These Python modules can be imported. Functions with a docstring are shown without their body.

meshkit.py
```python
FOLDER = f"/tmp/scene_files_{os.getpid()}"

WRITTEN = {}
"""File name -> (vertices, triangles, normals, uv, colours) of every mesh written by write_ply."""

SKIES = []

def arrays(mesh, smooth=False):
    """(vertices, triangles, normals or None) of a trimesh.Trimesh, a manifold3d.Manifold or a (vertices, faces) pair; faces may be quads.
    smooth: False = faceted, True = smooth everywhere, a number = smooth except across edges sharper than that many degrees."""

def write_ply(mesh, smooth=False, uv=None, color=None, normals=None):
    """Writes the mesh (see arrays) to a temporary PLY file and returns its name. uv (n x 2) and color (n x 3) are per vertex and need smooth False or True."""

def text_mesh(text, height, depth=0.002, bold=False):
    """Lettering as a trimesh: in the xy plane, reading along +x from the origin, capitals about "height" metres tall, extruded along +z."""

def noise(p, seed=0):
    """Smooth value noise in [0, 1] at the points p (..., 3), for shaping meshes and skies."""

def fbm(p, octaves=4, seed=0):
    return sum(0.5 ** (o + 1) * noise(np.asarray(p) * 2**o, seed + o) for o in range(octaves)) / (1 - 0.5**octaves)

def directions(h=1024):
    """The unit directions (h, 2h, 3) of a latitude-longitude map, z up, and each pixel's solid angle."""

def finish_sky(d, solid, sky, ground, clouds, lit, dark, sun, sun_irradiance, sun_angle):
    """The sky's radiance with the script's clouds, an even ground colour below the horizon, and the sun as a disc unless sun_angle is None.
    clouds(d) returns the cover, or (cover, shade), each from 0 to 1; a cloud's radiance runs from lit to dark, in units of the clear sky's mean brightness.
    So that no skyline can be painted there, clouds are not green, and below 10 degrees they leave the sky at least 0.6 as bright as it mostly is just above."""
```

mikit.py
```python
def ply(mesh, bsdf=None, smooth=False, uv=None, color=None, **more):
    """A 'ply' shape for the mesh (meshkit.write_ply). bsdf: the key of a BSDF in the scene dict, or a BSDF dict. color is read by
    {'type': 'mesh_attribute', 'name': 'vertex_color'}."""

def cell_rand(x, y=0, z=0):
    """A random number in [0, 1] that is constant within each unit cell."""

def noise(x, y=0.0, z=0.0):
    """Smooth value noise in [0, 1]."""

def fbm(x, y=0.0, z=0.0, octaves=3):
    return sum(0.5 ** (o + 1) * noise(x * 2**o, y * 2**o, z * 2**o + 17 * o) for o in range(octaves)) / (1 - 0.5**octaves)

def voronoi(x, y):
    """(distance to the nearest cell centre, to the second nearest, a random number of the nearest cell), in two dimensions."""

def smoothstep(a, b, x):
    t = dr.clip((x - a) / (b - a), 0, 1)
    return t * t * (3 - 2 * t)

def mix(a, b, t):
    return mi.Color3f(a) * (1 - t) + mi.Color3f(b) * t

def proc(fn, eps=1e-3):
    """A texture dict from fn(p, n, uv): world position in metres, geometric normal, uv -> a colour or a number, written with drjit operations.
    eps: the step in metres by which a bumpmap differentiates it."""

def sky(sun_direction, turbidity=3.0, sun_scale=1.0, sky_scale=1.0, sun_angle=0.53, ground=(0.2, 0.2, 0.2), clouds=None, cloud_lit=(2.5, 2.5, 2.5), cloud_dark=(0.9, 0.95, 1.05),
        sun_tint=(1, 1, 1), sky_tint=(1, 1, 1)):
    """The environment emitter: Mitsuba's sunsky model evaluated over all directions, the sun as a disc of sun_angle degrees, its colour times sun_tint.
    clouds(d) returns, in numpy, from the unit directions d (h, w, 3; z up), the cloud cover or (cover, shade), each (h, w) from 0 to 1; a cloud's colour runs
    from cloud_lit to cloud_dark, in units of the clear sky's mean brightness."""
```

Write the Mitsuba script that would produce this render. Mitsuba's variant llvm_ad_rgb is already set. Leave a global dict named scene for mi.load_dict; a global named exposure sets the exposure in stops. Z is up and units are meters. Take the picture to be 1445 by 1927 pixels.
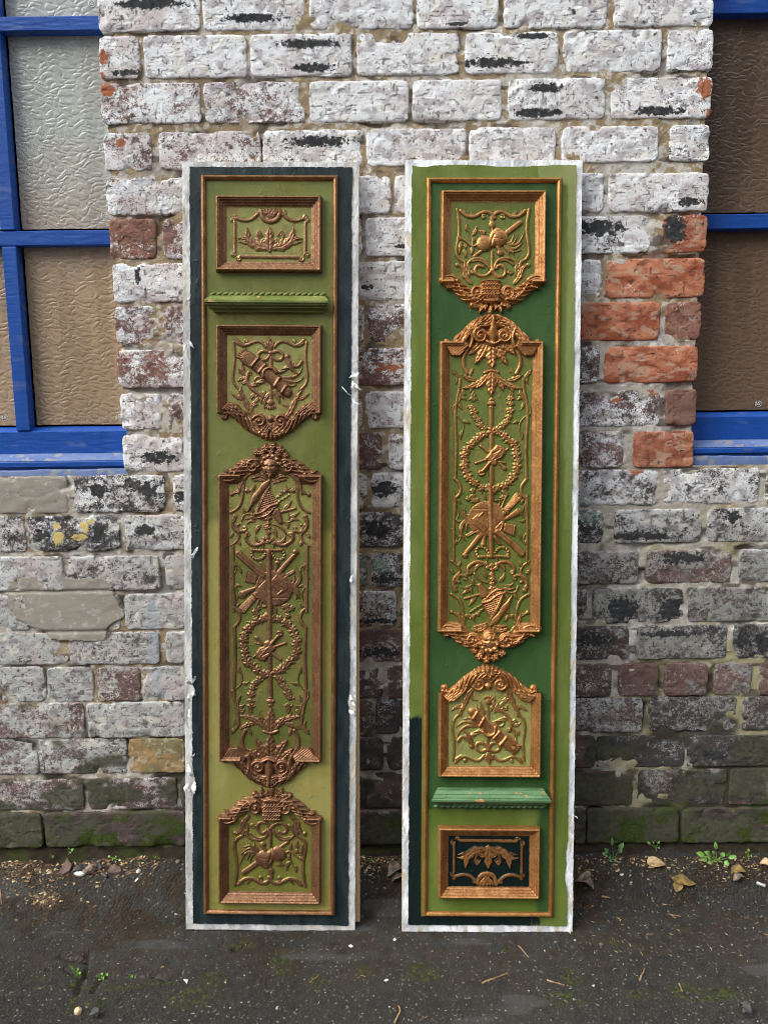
import math, random
import numpy as np, trimesh, drjit as dr, mitsuba as mi, mikit, meshkit
from mikit import noise, fbm, voronoi, smoothstep, mix, proc
from scipy.spatial import cKDTree
from scipy.interpolate import CubicSpline
from scipy import ndimage
import shapely
from shapely.geometry import Polygon, box as sbox

# ------------------------------------------------------------------ camera, sky, exposure
scene, labels = {'type': 'scene'}, {}
PW, PH, F = 1445.0, 1927.0, 1500.0                 # the photograph's size and focal length, in its pixels
DOWN = np.array([124.0, 10205.0, F]); DOWN /= np.linalg.norm(DOWN)      # plumb direction seen by the camera (right, down, forward)
XC = np.array([10205.0, -124.0, 0.0]); XC /= np.linalg.norm(XC)         # along the wall
YC = np.cross(DOWN, XC)                                                  # into the wall
if YC[2] < 0: YC = -YC
R = np.stack([XC, YC, -DOWN])                       # rows: world axes in camera coordinates; R @ c = world
D = 1.80
CAM = np.array([0.0, -D, 1.174])
fwd, upv = R @ np.array([0, 0, 1.0]), R @ np.array([0, -1.0, 0])
T = mi.ScalarTransform4f
scene['camera'] = {'type': 'perspective', 'fov': 2 * math.degrees(math.atan(PW / 2 / F)), 'fov_axis': 'x', 'near_clip': 0.05, 'far_clip': 500.0,
                   'to_world': T().look_at(origin=CAM.tolist(), target=(CAM + fwd).tolist(), up=upv.tolist()),
                   'film': {'type': 'hdrfilm', 'width': 767, 'height': 1024}, 'sampler': {'type': 'independent', 'sample_count': 64}}
def overcast(d):
    e = np.clip(d[..., 2], 0, 1)                                         # a dull sky is about three times brighter overhead than at the horizon
    return np.ones_like(e), np.clip(1 - e, 0, 1) ** 0.9
scene['sky'] = mikit.sky((-0.95, -0.42, 0.98), turbidity=3, sun_scale=0.43, sun_angle=50, sun_tint=(0.81, 0.96, 1.20), clouds=overcast, cloud_lit=(1.88, 2.08, 2.34), cloud_dark=(0.36, 0.39, 0.43))
labels['sky'] = {'label': 'even grey overcast daylight sky', 'kind': 'structure'}
exposure = 3.38

rng = np.random.default_rng(7)

def ray(X, Y):
    c = np.stack([np.asarray(X, float) - PW / 2, np.asarray(Y, float) - PH / 2, np.full(np.shape(X), F)], -1)
    return c @ R.T
def wall(X, Y, y=0.0):
    d = ray(X, Y); return CAM + d * ((y - CAM[1]) / d[..., 1])[..., None]
def ground(X, Y, z=0.0):
    d = ray(X, Y); return CAM + d * ((z - CAM[2]) / d[..., 2])[..., None]

# ------------------------------------------------------------------ helpers
def numbered(name):
    if name not in scene and name not in labels: return name
    k = 1
    while f'{name}_{k:03d}' in scene or f'{name}_{k:03d}' in labels: k += 1
    return f'{name}_{k:03d}'
def obj(name, shape, parent=None, **lab):
    key = numbered((parent + '__' if parent else '') + name)
    scene[key] = shape
    if lab: labels[key] = lab
    return key
def thing(name, label, category, group=None):
    key = numbered(name); labels[key] = {'label': label, 'category': category}
    if group: labels[key]['group'] = group
    return key
def tm(v, f): return trimesh.Trimesh(np.asarray(v, float), np.asarray(f, int), process=False)
def cat(ms): return trimesh.util.concatenate(ms)
def boxm(a, b):
    a, b = np.minimum(a, b), np.maximum(a, b)
    m = trimesh.creation.box(extents=b - a); m.apply_translation((a + b) / 2); return m
def grid_faces(nx, ny):
    i = np.arange(nx * ny).reshape(ny, nx)
    q = np.stack([i[:-1, :-1], i[:-1, 1:], i[1:, 1:], i[1:, :-1]], -1).reshape(-1, 4)
    return np.vstack([q[:, [0, 1, 2]], q[:, [0, 2, 3]]])
def bevel_box(a, b, c=0.003):
    a, b = np.minimum(a, b).astype(float), np.maximum(a, b).astype(float)
    pts = []
    for s in np.ndindex(2, 2, 2):
        p = np.where(np.array(s) == 0, a, b); q = np.where(np.array(s) == 0, 1, -1) * c
        for k in range(3):
            r = p + q; r[k] = p[k]; pts.append(r)
    return trimesh.convex.convex_hull(np.array(pts))
def tube(pts, r, n=6):
    pts = np.asarray(pts, float); m = len(pts); r = np.broadcast_to(r, (m,)).astype(float)
    tan = np.gradient(pts, axis=0); tan /= np.linalg.norm(tan, axis=1, keepdims=True) + 1e-12
    up = np.array([0.31, 0.17, 0.93]); a = np.cross(tan, up); a /= np.linalg.norm(a, axis=1, keepdims=True) + 1e-12; b = np.cross(tan, a)
    th = np.linspace(0, 2 * np.pi, n, endpoint=False)
    v = (pts[:, None] + r[:, None, None] * (np.cos(th)[None, :, None] * a[:, None] + np.sin(th)[None, :, None] * b[:, None])).reshape(-1, 3)
    f = []
    for i in range(m - 1):
        for j in range(n):
            p, q, s, t = i * n + j, i * n + (j + 1) % n, (i + 1) * n + (j + 1) % n, (i + 1) * n + j
            f += [[p, s, q], [p, t, s]]
    for j in range(1, n - 1): f += [[0, j, j + 1], [(m - 1) * n, (m - 1) * n + j + 1, (m - 1) * n + j]]
    return tm(v, f)

# ------------------------------------------------------------------ materials
def C(*a): return mi.Color3f(*a)
def rgb(*c): return {'type': 'rgb', 'value': list(c)}
def px_w(X, Y): p = wall(X, Y); return float(p[0]), float(p[2])

BLACK = [(476, 33, 50, 7), (286, 6, 60, 8), (583, 81, 52, 8), (592, 126, 36, 7), (598, 265, 56, 9), (928, 117, 56, 8), (1005, 66, 36, 5), (1030, 164, 28, 8), (1015, 211, 46, 8),
         (236, 136, 22, 6), (1270, 428, 20, 26), (1125, 428, 46, 14), (299, 861, 34, 12), (185, 924, 17, 14), (280, 921, 18, 15), (342, 934, 12, 12), (80, 1008, 15, 14), (187, 1008, 15, 16),
         (275, 997, 18, 11), (722, 920, 25, 14), (708, 995, 24, 14), (722, 1090, 26, 9), (715, 1228, 45, 9), (712, 1169, 42, 5), (1205, 1008, 68, 9), (1380, 972, 15, 12), (1172, 1146, 30, 25),
         (1262, 1146, 25, 24), (1260, 1193, 62, 6), (1398, 1206, 16, 20), (1295, 379, 24, 7), (259, 516, 6, 15), (1120, 1205, 36, 12), (1285, 1050, 40, 12), (1210, 640, 0.1, 0.1), (692, 540, 12, 5), (760, 463, 16, 4),
         (860, 44, 26, 3), (1240, 208, 45, 7), (1305, 700, 0.1, .1), (1250, 770, 0.1, .1), (1435, 1208, 14, 22), (1130, 1415, 30, 15), (1345, 1420, 26, 10), (1285, 722, .1, .1)]
BLACK = [b for b in BLACK if b[2] > 1]
BL = [(*px_w(x, y), rx * 0.0012, ry * 0.0012) for x, y, rx, ry in BLACK]
YEL = [(*px_w(x, y), rx * 0.0012, ry * 0.0012) for x, y, rx, ry in [(106, 992, 7, 8), (110, 1013, 11, 12), (150, 1011, 13, 7), (158, 992, 8, 11), (172, 981, 6, 6)]]
CHIP = [(*px_w(x, y), rx * 0.0012, ry * 0.0012) for x, y, rx, ry in [(194, 106, 9, 12), (192, 141, 6, 6), (201, 169, 13, 11), (226, 268, 11, 7), (1325, 165, 16, 16), (1336, 215, 8, 10), (214, 645, 8, 20), (1160, 753, 9, 5), (735, 692, 30, 7), (1232, 738, 12, 5), (1196, 888, 12, 5)]]
GRN = [(*px_w(x, y), rx * 0.0012, ry * 0.0012) for x, y, rx, ry in [(700, 1062, 36, 16), (684, 1092, 14, 10), (1115, 974, 22, 13), (1090, 945, 14, 10)]]
STRIPE = (px_w(287, 1130), px_w(287, 1320))

def blots(p, lst, wob, soft=0.22):
    t = mi.Float(0)
    for x, z, rx, rz in lst:
        d = dr.square((p.x - x) / rx) + dr.square((p.z - z) / rz)
        t = dr.maximum(t, 1 - smoothstep(1 - soft, 1 + soft, d + wob))
    return t

XL, XR = float(wall(209, 438)[0]) , float(wall(1325, 438)[0])          # the pier's two edges
ZL, ZR = float(wall(100, 893)[2]), float(wall(1380, 872)[2])           # tops of the brickwork under the two windows
def brick_fn(p, n, uv):
    w, hue = uv.x, uv.y
    a = fbm(p.x * 26, p.z * 42, p.y * 30 + w * 31, 3)
    b = fbm(p.x * 150, p.z * 170, p.y * 150, 3)
    c = noise(p.x * 620, p.z * 620, p.y * 620)
    v = 0.40 * a + 0.34 * b + 0.26 * c
    d2 = noise(p.x * 1100, p.z * 1100, p.y * 900)
    v = v + 0.10 * (d2 - 0.5)
    th = 0.5 + (0.52 - w) * 0.46
    cov = smoothstep(th - 0.075, th + 0.075, v)
    h1, h2 = smoothstep(0.0, 0.45, hue), smoothstep(0.62, 0.98, hue)
    k = fbm(p.x * 35 + 9, p.z * 60, p.y * 40, 3)
    dark = mix((0.030, 0.031, 0.034), (0.085, 0.075, 0.07), k)
    brown = mix((0.090, 0.055, 0.048), (0.22, 0.130, 0.112), k)
    red = mix((0.30, 0.085, 0.045), (0.50, 0.20, 0.115), smoothstep(0.3, 0.7, k))
    base = mix(mix(dark, brown, h1), red, h2)
    pale = smoothstep(0.56, 0.68, fbm(p.x * 45, p.z * 90 + 7, 3.1, 3)) * h2 * 0.55
    base = mix(base, (0.50, 0.36, 0.26), pale)
    tone = noise(p.x * 3.2 + 4, p.z * 3.6, 1.5)                        # paint greyer in some areas than in others
    low = smoothstep(1.10, 0.66, p.z + 0.35 * (fbm(p.x * 3, p.z * 3, 2.2, 2) - 0.5)) # later, dirtier coat below the sills
    white = mix((0.88, 0.885, 0.885), (0.72, 0.725, 0.74), tone)
    white = mix(white, (0.44, 0.44, 0.42), low)
    white = white * (0.86 + 0.28 * d2)
    white = mix(white, white * C(0.62, 0.57, 0.58), smoothstep(0.46, 0.66, fbm(p.x * 60, p.z * 75, 8.3, 3)))
    white = mix(white, (0.74, 0.69, 0.58), smoothstep(0.58, 0.72, fbm(p.x * 40, p.z * 50, 15.3, 2)) * 0.5)
    white = mix(white, (0.50, 0.42, 0.405), smoothstep(0.46, 0.66, fbm(p.x * 17, p.z * 24, 21.3, 3)) * (0.34 + 0.34 * smoothstep(0.0, -0.5, p.x)))
    right = low * smoothstep(0.25, 0.62, p.x + 0.3 * (noise(p.x * 4, p.z * 4, 9.0) - 0.5))
    white = mix(white, white * C(0.62, 0.615, 0.60), right)
    col = mix(base, white, cov)
    pit = smoothstep(0.80, 0.90, noise(p.x * 240, p.z * 240, 4.0)) + smoothstep(0.86, 0.93, noise(p.x * 95, p.z * 120, 7.0))
    crackd = voronoi(p.x * 38 + 0.8 * b, p.z * 48 + 0.8 * a)
    crack = (1 - smoothstep(0.0, 0.045, crackd[1] - crackd[0])) * smoothstep(0.52, 0.62, fbm(p.x * 12, p.z * 14, 3.3, 2)) * 0.75
    col = mix(col, (0.07, 0.06, 0.055), dr.clip(pit * 0.7 + crack * cov, 0, 1))
    wob = (b - 0.5) * 2.6 + (c - 0.5) * 1.1
    bl = blots(p, BL, wob)
    col = mix(col, mix((0.022, 0.023, 0.026), (0.07, 0.07, 0.07), b), bl)
    col = mix(col, (0.62, 0.47, 0.17), blots(p, YEL, wob) * 0.9)
    col = mix(col, mix((0.26, 0.08, 0.045), (0.46, 0.19, 0.10), a), blots(p, CHIP, wob))
    col = mix(col, (0.10, 0.20, 0.12), blots(p, GRN, wob, 0.7) * 0.55)
    (sx, sz1), (_, sz0) = STRIPE
    st = smoothstep(0.014, 0.010, dr.abs(p.x - sx + 0.003 * (a - 0.5))) * smoothstep(sz0 - .01, sz0, p.z) * smoothstep(sz1 + .01, sz1, p.z)
    col = mix(col, (0.36, 0.39, 0.44), st * smoothstep(.35, .5, b) * 0.8)
    lip = smoothstep(ZR - .020, ZR + .004, p.z + .012 * (a - .5)) * smoothstep(XR - .01, XR + .02, p.x) * smoothstep(ZR + .03, ZR + .01, p.z)
    col = mix(col, mix((0.10, 0.10, 0.025), (0.22, 0.21, 0.07), b), lip * 0.8)
    # algae and moss on the lowest, damp courses
    m = fbm(p.x * 14, p.z * 22, 5.0, 3)
    damp = smoothstep(0.42, 0.62, m + (0.235 - p.z) * 1.2)
    grime_shade = smoothstep(0.38, 0.58, m + (0.235 - p.z) * 1.7 + 0.07 * smoothstep(-0.25, 0.5, p.x))  # grime towards the foot, its colour deepened to carry dark shade
    col = mix(col, mix((0.022, 0.020, 0.017), (0.060, 0.056, 0.047), b), grime_shade * 0.88)
    col = mix(col, mix((0.10, 0.11, 0.06), (0.17, 0.18, 0.09), b), damp * 0.55 * (1 - grime_shade * .5))
    mo = smoothstep(0.50, 0.64, fbm(p.x * 22, p.z * 34, 11.0, 3) + (0.115 - p.z) * 1.8) * smoothstep(0.30, 0.10, p.z)
    col = mix(col, mix((0.018, 0.027, 0.007), (0.070, 0.100, 0.016), c), mo * 0.9)
    return col
def brick_bump(p, n, uv):
    return 0.0005 * fbm(p.x * 130, p.z * 150, p.y * 130, 3) + 0.0008 * noise(p.x * 420, p.z * 420, p.y * 420) - 0.0012 * smoothstep(0.7, 0.85, noise(p.x * 90, p.z * 110, 2.0))
scene['m_brick'] = {'type': 'bumpmap', 'arbitrary': proc(brick_bump, 8e-4), 'scale': 1.0,
                    'bsdf': {'type': 'principled', 'base_color': proc(brick_fn), 'roughness': 0.9, 'specular': 0.12}}

def mortar_fn(p, n, uv):
    a = fbm(p.x * 9, p.z * 9, 2.0, 3); b = fbm(p.x * 90, p.z * 90, p.y * 60, 3); c = noise(p.x * 500, p.z * 500, 3.0)
    sand = mix((0.24, 0.175, 0.105), (0.42, 0.32, 0.205), b)
    grey = mix((0.36, 0.32, 0.27), (0.52, 0.47, 0.41), b)
    up = smoothstep(1.22, 1.32, p.z)
    rp = smoothstep(0.45, 0.58, a + 0.25 * smoothstep(1.36, 1.25, p.z) * smoothstep(0.3, .5, p.x) + 0.1 * smoothstep(0.9, .6, p.z) - 0.20 * up)
    col = mix(sand, grey, rp)
    col = mix(col, (0.60, 0.585, 0.55), smoothstep(0.55, 0.66, b + 0.3 * (noise(p.x * 14, p.z * 14, 4.) - .5) + 0.07 * up) * 0.65)
    gy = smoothstep(0.45, 0.6, fbm(p.x * 8, p.z * 8, 6.0, 2)) * smoothstep(0.35, .65, p.x) * smoothstep(0.98, 0.8, p.z)
    col = mix(col, (0.30, 0.27, 0.12), gy * 0.7)
    grime_shade = smoothstep(0.40, 0.62, fbm(p.x * 10, p.z * 14, 5.0, 3) + (0.30 - p.z) * 1.2)  # grimy joints low down, with shade put into the colour
    col = mix(col, (0.028, 0.026, 0.020), grime_shade * 0.92)
    mo = smoothstep(0.48, 0.6, fbm(p.x * 25, p.z * 30, 7.0, 3) + (0.14 - p.z) * 1.2) * smoothstep(0.4, .12, p.z)
    col = mix(col, (0.05, 0.065, 0.018), mo * 0.8)
    dk = smoothstep(0.66, 0.78, fbm(p.x * 24, p.z * 60, 9.0, 2))
    return mix(col, (0.07, 0.055, 0.045), dk * 0.8) * (0.85 + 0.3 * c)
scene['m_mortar'] = {'type': 'bumpmap', 'arbitrary': proc(lambda p, n, uv: 0.003 * fbm(p.x * 120, p.z * 120, p.y * 100, 3) + 0.001 * noise(p.x * 500, p.z * 500, 1.), 8e-4), 'scale': 1.0,
                     'bsdf': {'type': 'principled', 'base_color': proc(mortar_fn), 'roughness': 0.95, 'specular': 0.1}}
def soil_fn(p, n, uv):
    b = fbm(p.x * 60, p.z * 60, p.y * 60, 3)
    return mix(mix((0.010, 0.008, 0.006), (0.040, 0.030, 0.021), b), (0.030, 0.038, 0.010), smoothstep(.55, .68, fbm(p.x * 16, p.z * 30, 3., 3)) * .7)
scene['m_soil'] = {'type': 'bumpmap', 'arbitrary': proc(lambda p, n, uv: .004 * fbm(p.x * 90, p.z * 90, p.y * 90, 3), 8e-4), 'scale': 1.0, 'bsdf': {'type': 'principled', 'base_color': proc(soil_fn), 'roughness': .95, 'specular': .1}}
def render_fn(p, n, uv):
    b = fbm(p.x * 40, p.z * 120, 3.0, 3)
    return mix(mix((0.26, 0.23, 0.19), (0.36, 0.32, 0.27), b), (0.56, 0.54, 0.50), smoothstep(0.62, 0.76, fbm(p.x * 90, p.z * 120, 5., 3)) * 0.35)
scene['m_render'] = {'type': 'bumpmap', 'arbitrary': proc(lambda p, n, uv: 0.0012 * fbm((p.x + p.z) * 45, (p.z - .3 * p.x) * 90, 2.0, 3) + .0008 * noise(p.x * 500, p.z * 500, 2.), 8e-4), 'scale': 1.0,
                     'bsdf': {'type': 'principled', 'base_color': proc(render_fn), 'roughness': 0.9, 'specular': 0.25}}
def ochre_fn(p, n, uv):
    b = fbm(p.x * 60, p.z * 60, 3.0, 3)
    return mix(mix(mix((0.22, 0.135, 0.055), (0.40, 0.27, 0.12), b), (0.17, 0.16, 0.085), smoothstep(0.42, .6, fbm(p.x * 25 + 3, p.z * 25, 1., 2)) * .7), (0.46, 0.40, 0.30), smoothstep(.56, .68, fbm(p.x * 140, p.z * 140, 5., 3)) * .6)
scene['m_ochre'] = {'type': 'bumpmap', 'arbitrary': proc(brick_bump, 8e-4), 'scale': 1.0, 'bsdf': {'type': 'principled', 'base_color': proc(ochre_fn), 'roughness': 0.9}}

def blue_fn(p, n, uv):
    b = fbm(p.x * 40, p.z * 8, p.y * 40, 3)
    col = mix((0.009, 0.060, 0.28), (0.016, 0.080, 0.35), b)
    return mix(col, (0.10, 0.14, 0.30), smoothstep(0.60, 0.75, fbm(p.x * 18, p.z * 60, p.y * 30, 3)) * 0.5)
scene['m_blue'] = {'type': 'bumpmap', 'arbitrary': proc(lambda p, n, uv: 0.0008 * fbm(p.x * 30, p.z * 200, p.y * 200, 2), 8e-4), 'scale': 1.0,
                   'bsdf': {'type': 'principled', 'base_color': proc(blue_fn), 'roughness': 0.40, 'specular': 0.3}}
def blue_worn(p, n, uv):
    b = fbm(p.x * 25, p.z * 60, p.y * 40, 3)
    return mix(mix((0.04, 0.09, 0.26), (0.16, 0.21, 0.36), b), (0.24, 0.24, 0.22), smoothstep(0.58, 0.68, fbm(p.x * 60, p.z * 90, p.y * 50 + 3, 3)) * 0.8)
scene['m_blue_worn'] = {'type': 'principled', 'base_color': proc(blue_worn), 'roughness': 0.6}

def glass_bump(p, n, uv):
    q = fbm(p.x * 30, p.z * 30, 2.0, 2)
    v = voronoi(p.x * 44 + 1.8 * q, p.z * 84 + 1.8 * fbm(p.x * 40, p.z * 40, 5., 2))
    return 0.0030 * smoothstep(0.0, 0.55, v[1] - v[0]) + 0.0012 * fbm(p.x * 90, p.z * 160, 1., 2)
def pane(col_a, col_b):
    def fn(p, n, uv):
        # reflections painted into the colour: upper tone blending down to a brown, dim streaks
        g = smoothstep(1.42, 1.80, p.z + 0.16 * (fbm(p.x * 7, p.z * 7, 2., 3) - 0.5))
        st = smoothstep(0.52, 0.66, fbm(p.x * 22, p.z * 2.5, 3., 2)) * 0.35
        v = voronoi(p.x * 44 + 1.8 * fbm(p.x * 30, p.z * 30, 2.0, 2), p.z * 84 + 1.8 * fbm(p.x * 40, p.z * 40, 5., 2))
        edge = 1 - smoothstep(0.0, 0.16, v[1] - v[0])  # ripple edges lightened: the glint of the glass painted as colour
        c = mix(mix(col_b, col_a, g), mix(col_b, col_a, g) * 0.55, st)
        return mix(c, c * 1.32, edge * 0.6)
    return {'type': 'bumpmap', 'arbitrary': proc(glass_bump, 6e-4), 'scale': 0.26, 'bsdf': {'type': 'principled', 'base_color': proc(fn), 'roughness': 0.2, 'specular': 0.45}}
scene['m_pane_pale'] = pane((0.40, 0.41, 0.375), (0.36, 0.25, 0.155))  # grey upper tone stands in for reflected sky
scene['m_pane_brown'] = pane((0.120, 0.080, 0.055), (0.155, 0.100, 0.066))
scene['m_mark'] = {'type': 'principled', 'base_color': rgb(0.62, 0.62, 0.6), 'roughness': 0.5}
scene['m_putty'] = {'type': 'principled', 'base_color': rgb(0.36, 0.34, 0.29), 'roughness': 0.8}

MOSS = [(150, 1842, 22, 20), (200, 1858, 60, 8), (300, 1850, 30, 6), (170, 1895, 26, 22), (150, 1862, 8, 40), (400, 1845, 24, 16), (370, 1880, 55, 22), (685, 1828, 18, 10), (598, 1850, 22, 14), (530, 1818, 22, 30),
        (800, 1830, 30, 20), (1075, 1835, 20, 18), (1060, 1880, 50, 16), (1290, 1870, 30, 22), (1345, 1870, 60, 14), (1205, 1870, 40, 12), (1150, 1775, 14, 10), (80, 1838, 14, 10), (75, 1855, 12, 8), (455, 1780, 24, 10), (948, 1788, 12, 5)]
MS = []
for x, y, rx, ry in MOSS:
    g0, g1, g2 = ground(x, y), ground(x + rx, y), ground(x, y + ry)
    MS.append((float(g0[0]), float(g0[1]), abs(float(g1[0] - g0[0])), abs(float(g2[1] - g0[1]))))
CRACKS = [[(167, 1790), (163, 1806), (160, 1830), (147, 1868)], [(113, 1800), (135, 1806), (160, 1808)], [(90, 1822), (120, 1820), (150, 1838), (160, 1834), (200, 1838), (250, 1836), (290, 1834), (310, 1846)], [(190, 1840), (175, 1866)], [(440, 1788), (465, 1778)]]
CRK = [np.array([ground(x, y)[:2] for x, y in c]) for c in CRACKS]
def asphalt_fn(p, n, uv):
    a = fbm(p.x * 4, p.y * 4, 1.0, 3); b = fbm(p.x * 60, p.y * 60, 2.0, 3)
    v = voronoi(p.x * 170, p.y * 170); v2 = voronoi(p.x * 75 + 3, p.y * 75)
    col = mix((0.018, 0.0172, 0.0155), (0.048, 0.0445, 0.039), 0.55 * a + 0.45 * b)
    col = mix(col, mix((0.025, 0.024, 0.022), (0.075, 0.07, 0.062), v[2]), (1 - smoothstep(0.18, 0.34, v[0])) * smoothstep(0.45, 0.6, v[2]) * 0.8)
    col = mix(col, mix((0.06, 0.05, 0.04), (0.20, 0.18, 0.16), noise(v2[2] * 77, 1.)), (1 - smoothstep(0.10, 0.2, v2[0])) * smoothstep(0.74, 0.76, v2[2]))
    near = smoothstep(-0.52, -0.02, p.y + 0.25 * (fbm(p.x * 5, p.y * 5, 7., 3) - 0.5))
    col = mix(col, mix((0.018, 0.012, 0.008), (0.055, 0.036, 0.022), b), near * smoothstep(0.40, 0.62, fbm(p.x * 26, p.y * 26, 3., 3)) * 0.8)
    t = mi.Float(0)
    for x, y, rx, ry in MS:
        d = dr.square((p.x - x) / rx) + dr.square((p.y - y) / ry)
        t = dr.maximum(t, 1 - smoothstep(0.1, 1.5, d + 1.6 * (b - 0.5)))
    col = mix(col, mix((0.022, 0.028, 0.008), (0.060, 0.070, 0.018), smoothstep(.3, .7, fbm(p.x * 180, p.y * 180, 1., 2))), t * smoothstep(.38, .62, fbm(p.x * 120, p.y * 120, 6., 3)) * 0.8)
    return mix(col, (0.09, 0.088, 0.084), smoothstep(0.68, 0.78, fbm(p.x * 6, p.y * 22, 12., 3)) * 0.35)
scene['m_asphalt'] = {'type': 'bumpmap', 'arbitrary': proc(lambda p, n, uv: 0.0035 * (1 - smoothstep(0.1, 0.5, voronoi(p.x * 170, p.y * 170)[0])) + 0.003 * fbm(p.x * 110, p.y * 110, 1., 3), 8e-4), 'scale': 1.0,
                      'bsdf': {'type': 'principled', 'base_color': proc(asphalt_fn), 'roughness': 0.75, 'specular': 0.12}}
scene['m_vertex'] = {'type': 'twosided', 'bsdf': {'type': 'principled', 'base_color': {'type': 'mesh_attribute', 'name': 'vertex_color'}, 'roughness': 0.75}}
scene['m_weed'] = {'type': 'twosided', 'bsdf': {'type': 'principled', 'base_color': proc(lambda p, n, uv: mix((0.10, 0.24, 0.03), (0.24, 0.42, 0.09), fbm(p.x * 80, p.y * 80, p.z * 80, 2))), 'roughness': 0.4}}
scene['m_weed_dark'] = {'type': 'twosided', 'bsdf': {'type': 'principled', 'base_color': proc(lambda p, n, uv: mix((0.05, 0.13, 0.035), (0.13, 0.25, 0.09), fbm(p.x * 80, p.y * 80, p.z * 80, 2))), 'roughness': 0.4}}
def leafm(a, b): return {'type': 'twosided', 'bsdf': {'type': 'principled', 'base_color': proc(lambda p, n, uv: mix(a, b, smoothstep(.3, .7, fbm(p.x * 90, p.y * 90, p.z * 90, 3)))), 'roughness': 0.7}}
scene['m_leaf_tan'] = leafm((0.36, 0.22, 0.10), (0.58, 0.42, 0.25))
scene['m_leaf_ochre'] = leafm((0.13, 0.08, 0.022), (0.27, 0.18, 0.055))
scene['m_leaf_brown'] = leafm((0.08, 0.055, 0.04), (0.26, 0.19, 0.14))
scene['m_twig'] = leafm((0.16, 0.09, 0.04), (0.34, 0.21, 0.10))
scene['m_slate'] = leafm((0.06, 0.035, 0.028), (0.12, 0.07, 0.055))
scene['m_bone'] = leafm((0.42, 0.40, 0.36), (0.66, 0.64, 0.60))
scene['m_char'] = leafm((0.02, 0.02, 0.022), (0.07, 0.065, 0.06))

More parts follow.
